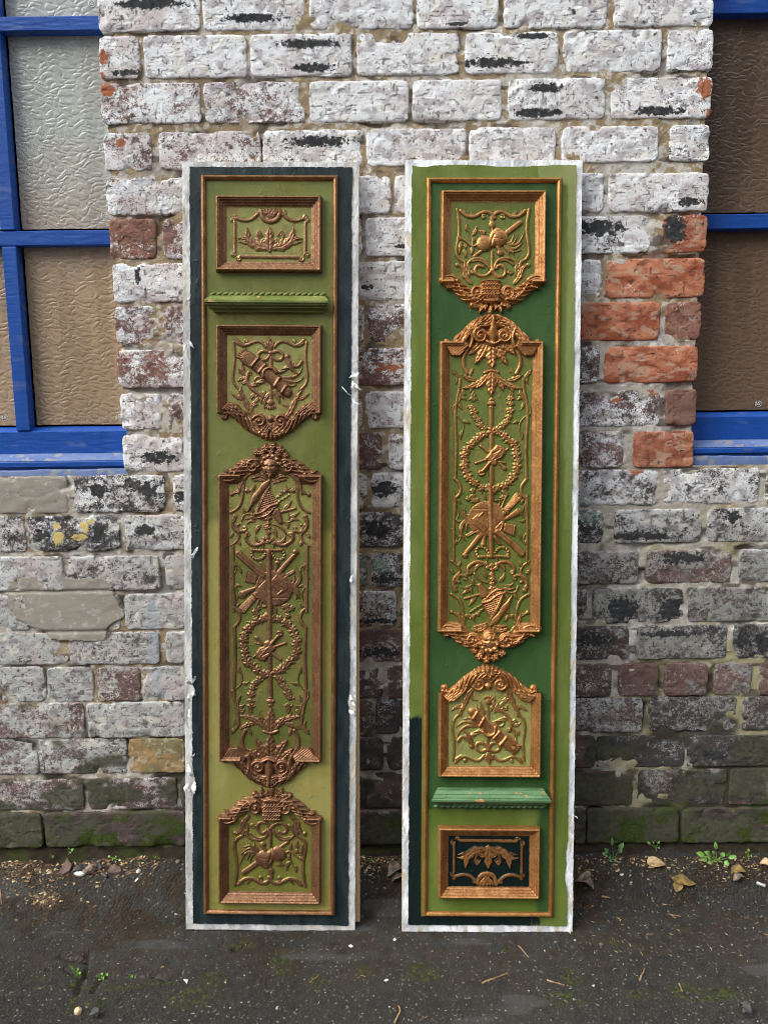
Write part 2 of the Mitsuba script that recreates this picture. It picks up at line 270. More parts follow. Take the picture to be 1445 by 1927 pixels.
# ------------------------------------------------------------------ pavement
BANK = float(wall(700, 1606)[2])                     # the dirt heaped against the foot of the wall
def ground_z(x, y):
    x, y = np.asarray(x, float), np.asarray(y, float)
    p = np.stack([x, y, np.zeros_like(x)], -1)
    t = np.clip((y + 0.165) / 0.15, 0, 1); t = t * t * (3 - 2 * t)
    z = t * BANK * (0.92 + 0.16 * meshkit.fbm(p * [9, 9, 1], 2, 5))
    z = z + 0.010 * (meshkit.fbm(p * 3, 3, 1) - 0.5) * np.clip((-0.2 - y) / 0.15, 0, 1) + t * 0.010 * (meshkit.fbm(p * 22, 3, 9) - 0.5)
    z = z + 0.0022 * (meshkit.fbm(p * 70, 3, 2) - 0.5)
    for c in CRK:
        for (ax, ay), (bx, by) in zip(c[:-1], c[1:]):
            l2 = (bx - ax) ** 2 + (by - ay) ** 2
            s = np.clip(((x - ax) * (bx - ax) + (y - ay) * (by - ay)) / l2, 0, 1)
            wv = 0.006 * (meshkit.noise(p * 60, 3) - 0.5)
            d = np.hypot(x - ax - s * (bx - ax) + wv, y - ay - s * (by - ay) + wv)
            z = z - 0.009 * np.exp(-(d / 0.0042) ** 2)
    return z
def make_pavement():
    far = np.geomspace(0.05, 60, 26)
    xs = np.concatenate([-1.15 - far[::-1], np.arange(-1.15, 1.151, 0.0052), 1.15 + far])
    ys = np.concatenate([-1.5 - far[::-1], np.arange(-1.5, -0.70, 0.012), np.arange(-0.70, 0.031, 0.0045)])
    X, Y = np.meshgrid(xs, ys)
    Z = ground_z(X, Y)
    return tm(np.stack([X, Y, Z], -1).reshape(-1, 3), grid_faces(len(xs), len(ys)))
scene['pavement'] = mikit.ply(make_pavement(), 'm_asphalt', smooth=True)
labels['pavement'] = {'label': 'dark speckled tarmac pavement with mossy cracks', 'kind': 'structure'}

# ------------------------------------------------------------------ brick wall
ROWS = [(-190, -120, -200, -132), (-100, -30, -110, -42), (-20, 57, -30, 47), (68, 147, 55, 131), (157, 232, 145, 220), (251, 320, 235, 301), (336, 403, 325, 396), (413, 487, 405, 473), (497, 568, 487, 558),
        (577, 647, 569, 638), (660, 729, 652, 718), (742, 808, 733, 800), (820, 888, 812, 878), (897, 964, 884, 948), (971, 1036, 959, 1020), (1048, 1110, 1037, 1097), (1120, 1185, 1108, 1170),
        (1192, 1250, 1178, 1239), (1257, 1320, 1250, 1309), (1324, 1388, 1314, 1376), (1392, 1456, 1386, 1443), (1468, 1524, 1450, 1515), (1530, 1592, 1522, 1583)]
P, L0, RR = None, -60, 1510
BR = {
 0: [(180, 262, .9, .5), (271, 463, .9, .5), (472, 661, .9, .5), (672, 863, .9, .5), (877, 1051, .9, .5), (1060, 1244, .9, .5), (1255, 1345, .9, .5)],
 1: [(178, 368, .9, .5), (378, 566, .9, .5), (578, 768, .9, .5), (777, 950, .9, .5), (960, 1142, .9, .5), (1150, 1345, .9, .5)],
 2: [(184, 375, .8, .55), (382, 572, .93, .5), (583, 777, .97, .4), (785, 937, .93, .3), (950, 1142, .86, .55), (1156, 1342, .93, .5)],
 3: [(187, 262, .70, .2), (271, 463, .90, .4), (472, 661, .92, .3), (672, 863, .97, .4), (877, 1051, .93, .3), (1060, 1244, .97, .4), (1257, 1341, .80, .3)],
 4: [(191, 377, .74, .62), (385, 572, .60, .62), (583, 768, .92, .4), (777, 943, .93, .3), (957, 1138, .83, .15), (1150, 1338, .84, .2)],
 5: [(196, 284, .66, .35), (300, 489, .66, .62), (495, 682, .90, .4), (690, 875, .76, .62), (884, 1045, .95, .45), (1058, 1238, .92, .45), (1261, 1335, .72, .2)],
 6: [(202, 392, .74, .60), (402, 580, .8, .5), (590, 735, .95, .4), (743, 930, .93, .4), (940, 1135, .78, .45), (1147, 1333, .86, .3)],
 7: [(207, 293, .22, .74), (308, 495, .42, .66), (505, 680, .8, .5), (688, 885, .93, .3), (895, 1070, .8, .4), (1080, 1224, .70, .15), (1247, 1330, .03, .90)],
 8: [(213, 400, .84, .45), (410, 600, .8, .4), (610, 790, .86, .25), (800, 960, .8, .4), (970, 1131, .86, .25), (1142, 1325, .03, 1.0)],
 9: [(218, 290, .56, .66), (310, 480, .55, .66), (490, 684, .6, .5), (694, 880, .52, .35), (890, 1060, .4, .7), (1070, 1241, .02, .97), (1253, 1319, .10, .76)],
 10: [(221, 408, .48, .72), (418, 600, .5, .6), (610, 795, .55, .68), (805, 970, .5, .5), (980, 1126, .44, .25), (1138, 1312, .0, 1.0)],
 11: [(227, 303, .76, .2), (318, 500, .45, .62), (510, 680, .6, .4), (688, 880, .82, .3), (890, 1070, .6, .3), (1080, 1241, .50, .28), (1253, 1309, .06, .70)],
 12: [(232, 344, .86, .3), (354, 540, .6, .4), (550, 718, .30, .62), (732, 920, .66, .5), (930, 1085, .5, .3), (1096, 1172, .44, .40), (1192, 1305, .10, .88)],
 13: [(-70, 126, -1, 0), (140, 310, .58, .02), (326, 500, .74, .05), (510, 690, .75, .2), (700, 880, .84, .05), (890, 1072, .6, .2), (1082, 1238, .64, .15), (1250, 1428, .62, .10), (1442, 1600, .5, .1)],
 14: [(-150, 47, .54, .05), (53, 224, .48, .02), (236, 420, .64, .05), (430, 640, .5, .1), (650, 860, .46, .1), (870, 1060, .4, .1), (1070, 1135, .45, .1), (1157, 1320, .66, .05), (1332, 1510, .68, .1)],
 15: [(-80, 118, .90, .3), (129, 300, .64, .08), (311, 500, .86, .2), (510, 690, .6, .2), (700, 880, .50, .1), (890, 1080, .5, .1), (1086, 1200, .62, .15), (1217, 1376, .46, .38), (1392, 1580, .66, .15)],
 16: [(-130, 52, .90, .2), (60, 224, .8, .2), (235, 420, .82, .1), (430, 570, .6, .2), (580, 745, .52, .2), (755, 950, .5, .1), (960, 1103, .5, .2), (1116, 1284, .58, .05), (1297, 1480, .64, .12)],
 17: [(-60, 126, .74, .35), (131, 300, .70, .15), (312, 480, .8, .3), (490, 660, .5, .3), (670, 860, .36, .35), (870, 1060, .4, .3), (1070, 1182, .42, .15), (1198, 1367, .62, .05), (1380, 1560, .52, .02)],
 18: [(-90, -6, .8, .3), (2, 84, .88, .35), (90, 175, .85, .35), (183, 264, .48, .40), (270, 350, .86, .3), (360, 530, .5, .3), (540, 720, .34, .2), (730, 920, .3, .3), (930, 1060, .3, .3), (1070, 1150, .34, .3), (1164, 1240, .26, .36), (1252, 1331, .34, .50), (1346, 1413, .52, .36), (1430, 1510, .3, .4)],
 19: [(-30, 158, .58, .40), (165, 348, .80, .30), (358, 530, .4, .3), (540, 700, .28, .25), (708, 890, .28, .1), (900, 1070, .3, .2), (1080, 1208, .54, .2), (1222, 1386, .44, .04), (1398, 1580, .38, .08)],
 20: [(-120, 70, .62, .3), (75, 240, .64, .2), (243, 348, -2, 0), (358, 530, .3, .2), (540, 720, .2, .1), (730, 930, .15, .1), (940, 1120, .15, .3), (1123, 1289, .26, .04), (1294, 1480, .28, .06)],
 21: [(-30, 158, .50, .3), (165, 333, .42, .25), (340, 500, .3, .2), (510, 680, .2, .1), (690, 880, .2, .2), (890, 1060, .1, .2), (1070, 1190, .22, .25), (1201, 1366, .50, .2), (1374, 1550, .42, .25)],
 22: [(-110, 80, .2, .2), (86, 350, .15, .2), (360, 560, .1, .2), (570, 790, .1, .2), (800, 1000, .1, .2), (1010, 1100, .1, .2), (1104, 1275, .12, .2), (1283, 1500, .2, .25)],
}
for _r in range(13, 23):
    a_, b_ = BR[_r][0][0] - 10, BR[_r][-1][1] + 10
    for _k in range(3):
        BR[_r].append((a_ - 176, a_, BR[_r][0][2] if BR[_r][0][2] > 0 else .6, .2)); a_ -= 186
        BR[_r].append((b_, b_ + 176, .4, .15)); b_ += 186
def rowy(r, X):
    a, b, c, d = ROWS[r]; t = (np.asarray(X, float) - 150) / (1270 - 150)
    return a + (c - a) * t, b + (d - b) * t
def brick_mesh(x0, x1, z0, z1, y0, seed, worn):
    w, h = x1 - x0, z1 - z0; st = 0.0048
    nx, nz = max(6, int(w / st)) + 1, max(5, int(h / st)) + 1
    ax = lambda L_, n: np.r_[0, .0013, np.linspace(.0045, L_ - .0045, n - 4), L_ - .0013, L_]      # a tight arris, then even steps
    U, V = np.meshgrid(ax(w, nx), ax(h, nz))
    p = np.stack([U + x0, V + z0, np.full_like(U, seed * 3.7)], -1)
    du, dv = np.minimum(U, w - U), np.minimum(V, h - V)
    e = np.minimum(du, dv)
    k = np.exp(-e / 0.010)
    off = 0.0062 * (meshkit.fbm(p * [75, 75, 1], 3, 11) - 0.5) * worn
    su, sv = np.sign(w / 2 - U), np.sign(h / 2 - V)
    U2 = U + su * (off + np.abs(off) * .25 - .0012) * np.exp(-du / 0.008) + 0.001 * (meshkit.noise(p * [40, 40, 1], 4) - .5)
    V2 = V + sv * (off + np.abs(off) * .25 - .0012) * np.exp(-dv / 0.008)
    c = np.hypot(np.maximum(0.016 - du, 0), np.maximum(0.016 - dv, 0))          # round the corners in outline
    U2 += su * np.maximum(c - 0.016, 0) * .5; V2 += sv * np.maximum(c - 0.016, 0) * .5
    y = y0 + 0.0018 * np.exp(-e / 0.0008) + 0.0008 * np.exp(-e / 0.008) * meshkit.noise(p * [30, 30, 1], 7) + 0.0009 * (meshkit.fbm(p * [32, 45, 1], 3, 21) - 0.5) + 0.0012 * (meshkit.fbm(p * [120, 130, 1], 2, 31) - 0.5)
    chip = np.clip((meshkit.fbm(p * [26, 34, 1], 2, 41) - 0.60) * 8, 0, 1) * np.exp(-e / 0.014)
    y += chip * 0.007 * worn
    y += (U / w - .5) * rng.normal(0, .0016) + (V / h - .5) * rng.normal(0, .0016)
    v = np.stack([U2 + x0, y, V2 + z0], -1)
    idx = np.arange(nx * nz).reshape(nz, nx)
    loop = np.concatenate([idx[0, :-1], idx[:-1, -1], idx[-1, :0:-1], idx[:0:-1, 0]])
    vf = v.reshape(-1, 3); back = vf[loop].copy(); back[:, 1] = 0.075
    n0, m = len(vf), len(loop)
    j = np.arange(m); jn = (j + 1) % m
    side = np.vstack([np.stack([loop[jn], loop[j], n0 + j], -1), np.stack([loop[jn], n0 + j, n0 + jn], -1)])
    mesh = tm(np.vstack([vf, back]), np.vstack([grid_faces(nx, nz), side]))
    return mesh
wall_key = 'brick_wall'
labels[wall_key] = {'label': 'old brick wall with flaking whitewash between two blue windows, patched with red bricks and mossy at its foot', 'category': 'brick wall'}
BOXES = []
for r in range(len(ROWS)):
    for (xa, xb, wgt, hue) in BR[r]:
        xm = (xa + xb) / 2; ya, yb = rowy(r, xm)
        p0, p1 = wall(xa, (ya + yb) / 2), wall(xb, (ya + yb) / 2)
        zt, zb = wall(xm, ya)[2], wall(xm, yb + .6)[2]
        seed = rng.uniform(0, 100)
        y0 = rng.normal(0, 0.0010) - (0.006 if r == 22 else 0)
        m = brick_mesh(p0[0], p1[0], zb, zt, y0, seed, 1.0 if wgt >= 0 else .6)
        uv = np.stack([np.full(len(m.vertices), max(wgt, 0.0)), np.full(len(m.vertices), hue)], -1)
        uv[:, 0] += 0.0005 * (m.vertices[:, 0] - p0[0]); uv[:, 1] += 0.0005 * (m.vertices[:, 2] - zb)
        mat = {-1: 'm_render', -2: 'm_ochre'}.get(wgt, 'm_brick')
        extra = {}
        if wgt == -2: extra = {'label': 'ochre yellow brick low on the left beside the panel'}
        elif wgt == -1: extra = {'label': 'brick faced with rough tan mortar under the left window sill'}
        obj('brick', mikit.ply(m, mat, smooth=True, uv=uv), wall_key, **extra)
        BOXES.append((p0[0], p1[0], zb, zt))

def make_mortar():
    xs, zs = np.arange(-1.45, 1.46, 0.0065), np.arange(0.0, 2.42, 0.0065)
    X, Z = np.meshgrid(xs, zs)
    p = np.stack([X, Z, np.zeros_like(X)], -1)
    Y = 0.0034 + 0.0040 * (meshkit.fbm(p * 24, 3, 3) - 0.5) + 0.005 * (meshkit.fbm(p * [90, 90, 1], 3, 5) - 0.5) * .8
    deep = np.clip((meshkit.fbm(p * [12, 20, 1], 2, 8) - 0.62) * 9, 0, 1)      # raked-out joints
    Y += 0.010 * deep
    F_ = grid_faces(len(xs), len(zs))
    c = np.stack([X, Y, Z], -1).reshape(-1, 3)
    cx, cz = c[F_].mean(1)[:, 0], c[F_].mean(1)[:, 2]
    keep = ~(((cx < XL + .006) & (cz > ZL - .004)) | ((cx > XR - .006) & (cz > ZR - .004)))
    core = cat([boxm([XL + .010, .03, min(ZL, ZR) - .02], [XR - .010, .30, 2.42]), boxm([-1.45, .03, -.02], [XL + .02, .30, ZL - .010]), boxm([XR - .02, .03, -.02], [1.45, .30, ZR - .010]), boxm([XL, .03, -.02], [XR, .30, 1.0])])
    return cat([tm(c, F_[keep]), core])
obj('mortar', mikit.ply(make_mortar(), 'm_mortar', smooth=40), wall_key)

def ragged(poly_px, y, wob, seed, step=0.004):
    """a closed outline given on the wall in pixels, made uneven"""
    q = wall(*np.array(poly_px + poly_px[:1], float).T, y)[:, [0, 2]]
    ls = shapely.LineString(q); n = int(ls.length / step)
    pts = np.array([ls.interpolate(i / n, normalized=True).coords[0] for i in range(n)])
    off = meshkit.fbm(np.c_[pts * 45, np.zeros(n)], 3, seed) - 0.5
    ctr = pts.mean(0); d = pts - ctr; d /= np.linalg.norm(d, axis=1, keepdims=True)
    return Polygon(pts + d * off[:, None] * wob).buffer(0)
def patch_mesh(poly, yfun, st=0.004):
    x0, z0, x1, z1 = poly.bounds
    xs, zs = np.arange(x0 - st, x1 + st, st), np.arange(z0 - st, z1 + st, st)
    X, Z = np.meshgrid(xs, zs)
    ins = shapely.contains_xy(poly, X, Z)
    dist = ndimage.distance_transform_edt(ins) * st
    Y = yfun(X, Z, dist)
    F_ = grid_faces(len(xs), len(zs)); keep = ins.reshape(-1)[F_].any(1)
    return tm(np.stack([X, Y, Z], -1).reshape(-1, 3), F_[keep])
patch = ragged([(20, 1092), (70, 1078), (120, 1076), (130, 1088), (200, 1084), (215, 1108), (228, 1140), (240, 1158), (215, 1170), (205, 1185), (198, 1206), (140, 1210), (95, 1206), (80, 1188), (48, 1180), (18, 1150), (8, 1115)], 0, 0.016, 3)
JZ = [float(wall(100, 1113)[2]), float(wall(120, 1189)[2])]
def patch_y(X, Z, dist):
    p = np.stack([X + Z * .6, Z - X * .5, X * 0], -1)
    y = -0.0002 - 0.0014 * np.clip(dist / 0.006, 0, 1) + 0.0034 * (meshkit.fbm(p * [24, 13, 1], 3, 2) - .5) + 0.012 * (dist <= 0)
    for z in JZ: y += 0.004 * np.exp(-((Z - z) / 0.003) ** 2)
    return y
obj('mortar_patch', mikit.ply(patch_mesh(patch, patch_y, 0.003), 'm_render', smooth=True), wall_key, label='trowelled tan mortar smeared over the bricks below the left window')
def fillet_mesh():
    xs = np.arange(-1.45, 1.46, 0.007); s = np.linspace(0, 1, 12)
    X, S = np.meshgrid(xs, s)
    p = np.stack([X, S * .05, X * 0], -1)
    z = BANK - .012 + (1 - S) * (float(wall(700, 1590)[2]) - BANK + .020)
    y = 0.006 - 0.034 * S ** 1.4 + 0.012 * (meshkit.fbm(p * [14, 40, 1], 3, 6) - .5) + 0.005 * (meshkit.fbm(p * [90, 90, 1], 2, 7) - .5)
    return tm(np.stack([X, y, z], -1).reshape(-1, 3), grid_faces(len(xs), len(s))[:, ::-1])
obj('mortar_fillet', mikit.ply(fillet_mesh(), 'm_soil', smooth=True), wall_key)

# ------------------------------------------------------------------ windows
YF, YG = 0.050, 0.078                                                  # front of the timber, face of the glass
def zw(X, Y, y=YF): return float(wall(X, Y, y)[2])
def xw(X, Y, y=YF): return float(wall(X, Y, y)[0])
def mark(x, z, r):
    ms = []
    for a0 in (10, 130, 250):
        a = np.radians(np.linspace(a0, a0 + 92, 9)); q = []
        for i in range(8):
            pts = [(x + k * r * math.cos(b), z + k * r * math.sin(b)) for b in (a[i], a[i + 1]) for k in (0.84, 1.0)]
            ms.append(trimesh.convex.convex_hull(np.array([[u, yy, v] for u, v in pts for yy in (YG - .0012, YG)])))
    for k in (0, 1, 2):
        b = [math.radians(90 + 120 * k), math.radians(210 + 120 * k)]
        p0, p1 = np.array([math.cos(b[0]), math.sin(b[0])]) * r * .5, np.array([math.cos(b[1]), math.sin(b[1])]) * r * .5
        nn = np.array([p0[1] - p1[1], p1[0] - p0[0]]); nn = nn / np.linalg.norm(nn) * r * .07
        ms.append(trimesh.convex.convex_hull(np.array([[x + u[0], yy, z + u[1]] for u in (p0 + nn, p0 - nn, p1 + nn, p1 - nn) for yy in (YG - .0012, YG)])))
    for k in range(4): ms.append(boxm([x - r * 1.05, YG - .0012, z - r * .35 + k * r * .22], [x - r * .62, YG, z - r * .26 + k * r * .22]))
    return cat(ms)
def rail(x0, x1, z0, z1, bead_top=0.0, bead_bot=0.0):
    """a horizontal timber: square front, its upper and lower edges bevelled back to the glass"""
    prof = [(YF, z0), (YF, z1), (YG + .02, z1 + bead_top), (YG + .02, z0 - bead_bot)]
    return trimesh.convex.convex_hull(np.array([[x, y, z] for x in (x0, x1) for y, z in [(YF + .0015, z0), (YF, z0 + .0015), (YF, z1 - .0015), (YF + .0015, z1), (YG + .001, z1 + bead_top), (YG + .02, z1 + bead_top), (YG + .02, z0 - bead_bot)]]))
def make_window(name, label, x0, x1, bars, bottom, sill, mull, panes_mat, marks, zt, dirt):
    t = thing(name, label, 'window', 'blue windows either side of the brick pier')
    zb0, zb1 = bottom
    obj('bottom_rail', mikit.ply(rail(x0, x1, zb0, zb1, .010), 'm_blue', smooth=30), t)
    zs_ = [zb1]
    for b0, b1 in bars: obj('glazing_bar', mikit.ply(rail(x0, x1, b0, b1, .005), 'm_blue', smooth=30), t); zs_ += [b0, b1]
    zs_ += [zt]
    xs_ = [x0] + [v for m in mull for v in m] + [x1]
    for a, b in mull:
        for k in range(0, len(zs_), 2):
            obj('mullion', mikit.ply(bevel_box([a, YF - .0025, zs_[k] + .002], [b, YG + .02, zs_[k + 1] - .002], .0015), 'm_blue', smooth=30), t)
    for i in range(0, len(xs_), 2):
        for k in range(0, len(zs_), 2):
            ext = [xs_[i] - .012, xs_[i + 1] + .012, zs_[k] - .008, zs_[k + 1] + .008]
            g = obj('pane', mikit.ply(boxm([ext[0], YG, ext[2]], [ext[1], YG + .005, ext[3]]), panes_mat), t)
            for (mx, mz) in marks:
                if ext[0] < mx < ext[1] and ext[2] < mz < ext[3]: obj('etched_mark', mikit.ply(mark(mx, mz, .0072), 'm_mark'), g)
            pm = []
            a, b, c, d = xs_[i], xs_[i + 1], zs_[k] + (.010 if k == 0 else .005), zs_[k + 1]
            xsn = np.linspace(a, b, 40)
            pm.append(tube(np.c_[xsn, np.full(40, YG), c + .001 + .0012 * meshkit.noise(np.c_[xsn * 90, xsn * 0, xsn * 0])], .0022, 5))
            zsn = np.linspace(c, d, 60)
            for xx, sg in ((a, 1), (b, -1)): pm.append(tube(np.c_[xx + sg * (.001 + .0014 * meshkit.noise(np.c_[zsn * 80, zsn * 0, zsn * 0 + sg])), np.full(60, YG), zsn], .0022, 5))
            obj('putty', mikit.ply(cat(pm), 'm_putty', smooth=True), g)
    s0, s1, s2, s3 = sill                                            # z: back of the slope, its front edge, a step, the bottom
    prof = [(YF + .06, s0), (YF - .001, s0), (.016, s1), (.014, s1 - .002), (.014, s2), (.020, s2 - .001), (.020, s3), (YF + .06, s3)]
    poly = Polygon(prof)
    m = trimesh.creation.extrude_polygon(poly, x1 - x0, engine='earcut')
    v = m.vertices.copy(); m = tm(np.c_[v[:, 2] + x0, v[:, 0], v[:, 1]], m.faces); m.fix_normals()
    sk = obj('sill', mikit.ply(m, 'm_blue'), t)
    # peeled lip and worn slope, laid on the timber
    xs = np.arange(x0, x1, .008); n = len(xs)
    up = s2 - .004 - .005 * meshkit.fbm(np.c_[xs * 22, xs * 0, xs * 0], 3, 5)
    v = np.r_[np.c_[xs, np.full(n, .0165), up], np.c_[xs, np.full(n, .0125), up - .003], np.c_[xs, np.full(n, .012), np.full(n, s3 - .004)]]
    obj('peeled_lip', mikit.ply(tm(v, np.vstack([np.array([[k * n + i, (k + 1) * n + i, (k + 1) * n + i + 1], [k * n + i, (k + 1) * n + i + 1, k * n + i + 1]]) for k in (0, 1) for i in range(n - 1)])), 'm_blue_worn', smooth=True), sk)
    v = np.array([[x, y, z] for x in (x0, x1) for y, z in ((YF - .002, s0 + .0012), (.0155, s1 + .0014))])
    obj('worn_slope', mikit.ply(tm(v, [[0, 1, 3], [0, 3, 2]]), 'm_blue_worn'), sk)
    return t
x0L = xw(-480, 500); x1L = XL + .035
mullL = [((xw(-13, 246) + xw(17, 635)) / 2, (xw(14.5, 246) + xw(44, 635)) / 2)]
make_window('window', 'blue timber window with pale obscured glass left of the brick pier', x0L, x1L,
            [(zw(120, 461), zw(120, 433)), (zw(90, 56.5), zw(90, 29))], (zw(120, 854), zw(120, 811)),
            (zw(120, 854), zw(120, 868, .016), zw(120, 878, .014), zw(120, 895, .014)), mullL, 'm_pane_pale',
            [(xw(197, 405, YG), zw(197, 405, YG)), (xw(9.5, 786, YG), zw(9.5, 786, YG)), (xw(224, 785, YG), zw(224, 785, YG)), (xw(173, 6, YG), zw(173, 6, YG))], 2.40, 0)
x0R = XR - .035; x1R = xw(1920, 500)
mullR = [(xw(1560, 400), xw(1588, 400))]
make_window('window', 'blue timber window with dark brown obscured glass right of the brick pier', x0R, x1R,
            [(zw(1390, 430), zw(1390, 402)), (zw(1390, 24), zw(1390, -6))], (zw(1390, 828), zw(1390, 783)),
            (zw(1390, 828), zw(1390, 842, .016), zw(1390, 852, .014), zw(1390, 872, .014)), mullR, 'm_pane_brown',
            [(xw(1427, 760, YG), zw(1427, 760, YG))], 2.40, 1)

# ------------------------------------------------------------------ unseen house added across the lane to darken light from the right
hs = thing('added_house', 'unseen dark brick house added behind the camera to darken light from the right', 'house')
scene['m_far_brick'] = {'type': 'principled', 'base_color': proc(lambda p, n, uv: mix((0.09, 0.05, 0.035), (0.16, 0.10, 0.075), fbm(p.x * 4, p.z * 12, p.y * 4, 3))), 'roughness': .9}
scene['m_far_slate'] = {'type': 'principled', 'base_color': rgb(.06, .06, .07), 'roughness': .6}
obj('wall', mikit.ply(boxm([1.2, -11.0, -.3], [13.0, -5.2, 6.2]), 'm_far_brick'), hs)
obj('roof', mikit.ply(trimesh.convex.convex_hull(np.array([[x, y, z] for x in (0.9, 13.3) for y, z in ((-4.9, 6.2), (-11.3, 6.2), (-8.1, 8.6))])), 'm_far_slate'), hs)
for wx in (3.0, 6.5, 10.0):
    for wz in (1.0, 3.8): obj('window', mikit.ply(boxm([wx, -5.26, wz], [wx + 1.1, -5.21, wz + 1.5]), 'm_far_slate'), hs)

# ------------------------------------------------------------------ the two leaning panels: where they stand
def panel_frame(TL, TR, BR_, BL_):
    t = np.array([TL, TR], float); b = np.array([BL_, BR_], float)
    bt = ground(b[:, 0], b[:, 1], 0.0)
    tp = wall(t[:, 0], t[:, 1], -0.020)
    o, up = bt.mean(0), tp.mean(0) - bt.mean(0)
    U = (bt[1] - bt[0]) / np.linalg.norm(bt[1] - bt[0]) + (tp[1] - tp[0]) / np.linalg.norm(tp[1] - tp[0])
    H = np.linalg.norm(up); V = up / H; U -= V * (U @ V); U /= np.linalg.norm(U)
    W = (np.linalg.norm(bt[1] - bt[0]) + np.linalg.norm(tp[1] - tp[0])) / 2
    return dict(o=o - U * W / 2, U=U, V=V, N=np.cross(U, V), W=W, H=H, ws=(np.linalg.norm(tp[1] - tp[0]), np.linalg.norm(bt[1] - bt[0])))
PL = panel_frame((342, 304), (676, 303), (668, 1752), (350, 1752))
PR = panel_frame((762, 301), (1096, 299), (1077, 1755), (757, 1755))
W, H = float(PL['W']), float(PL['H'])
def local(P, X, Y):
    """pixels -> (u, v) on the face of a panel, metres from its lower left corner"""
    d = ray(X, Y); k = ((P['o'] - CAM) @ P['N']) / (d @ P['N']); q = CAM + d * k[..., None] - P['o']
    return np.stack([q @ P['U'], q @ P['V']], -1)
def mat4(U, V, N, o):
    m = np.eye(4); m[:3, 0], m[:3, 1], m[:3, 2], m[:3, 3] = U, V, N, o; return T(m.tolist())
M_LEFT = mat4(PL['U'], PL['V'], PL['N'], PL['o'])
M_RIGHT = mat4(-PR['U'], -PR['V'], PR['N'], PR['o'] + PR['U'] * (PR['W'] + W) / 2 + PR['V'] * PR['H'])       # the same mould, hung upside down
M_RELIEF_R = mat4(-PR['U'] * .985, -PR['V'] * .9945, PR['N'], PR['o'] + PR['U'] * ((PR['W'] + W * .985) / 2 - .001) + PR['V'] * (PR['H'] - .001))

# ------------------------------------------------------------------ relief: height fields over the panel, meshed where something stands proud
MPP = W / 326.0                                                        # metres per photograph pixel on the panel
C0 = (0.0, 0.0, 1.0); C1 = (340.0, 290.0, 3.503); C2 = (390.0, 820.0, 5.78); C3 = (390.0, 1120.0, 5.208); C4 = (340.0, 1460.0, 4.129)
UC = W / 2
def LP(crop, pts):
    p = np.atleast_2d(np.asarray(pts, float)); ox, oy, s = crop
    return local(PL, ox + p[:, 0] / s, oy + p[:, 1] / s)
def spline(p, st):
    p = np.asarray(p, float)
    d = np.r_[0, np.cumsum(np.linalg.norm(np.diff(p, axis=0), axis=1))]
    n = max(4, int(d[-1] / st)); t = np.linspace(0, d[-1], n)
    if len(p) < 3: return np.c_[np.interp(t, d, p[:, 0]), np.interp(t, d, p[:, 1])], t
    return CubicSpline(d, p, bc_type='natural')(t), t
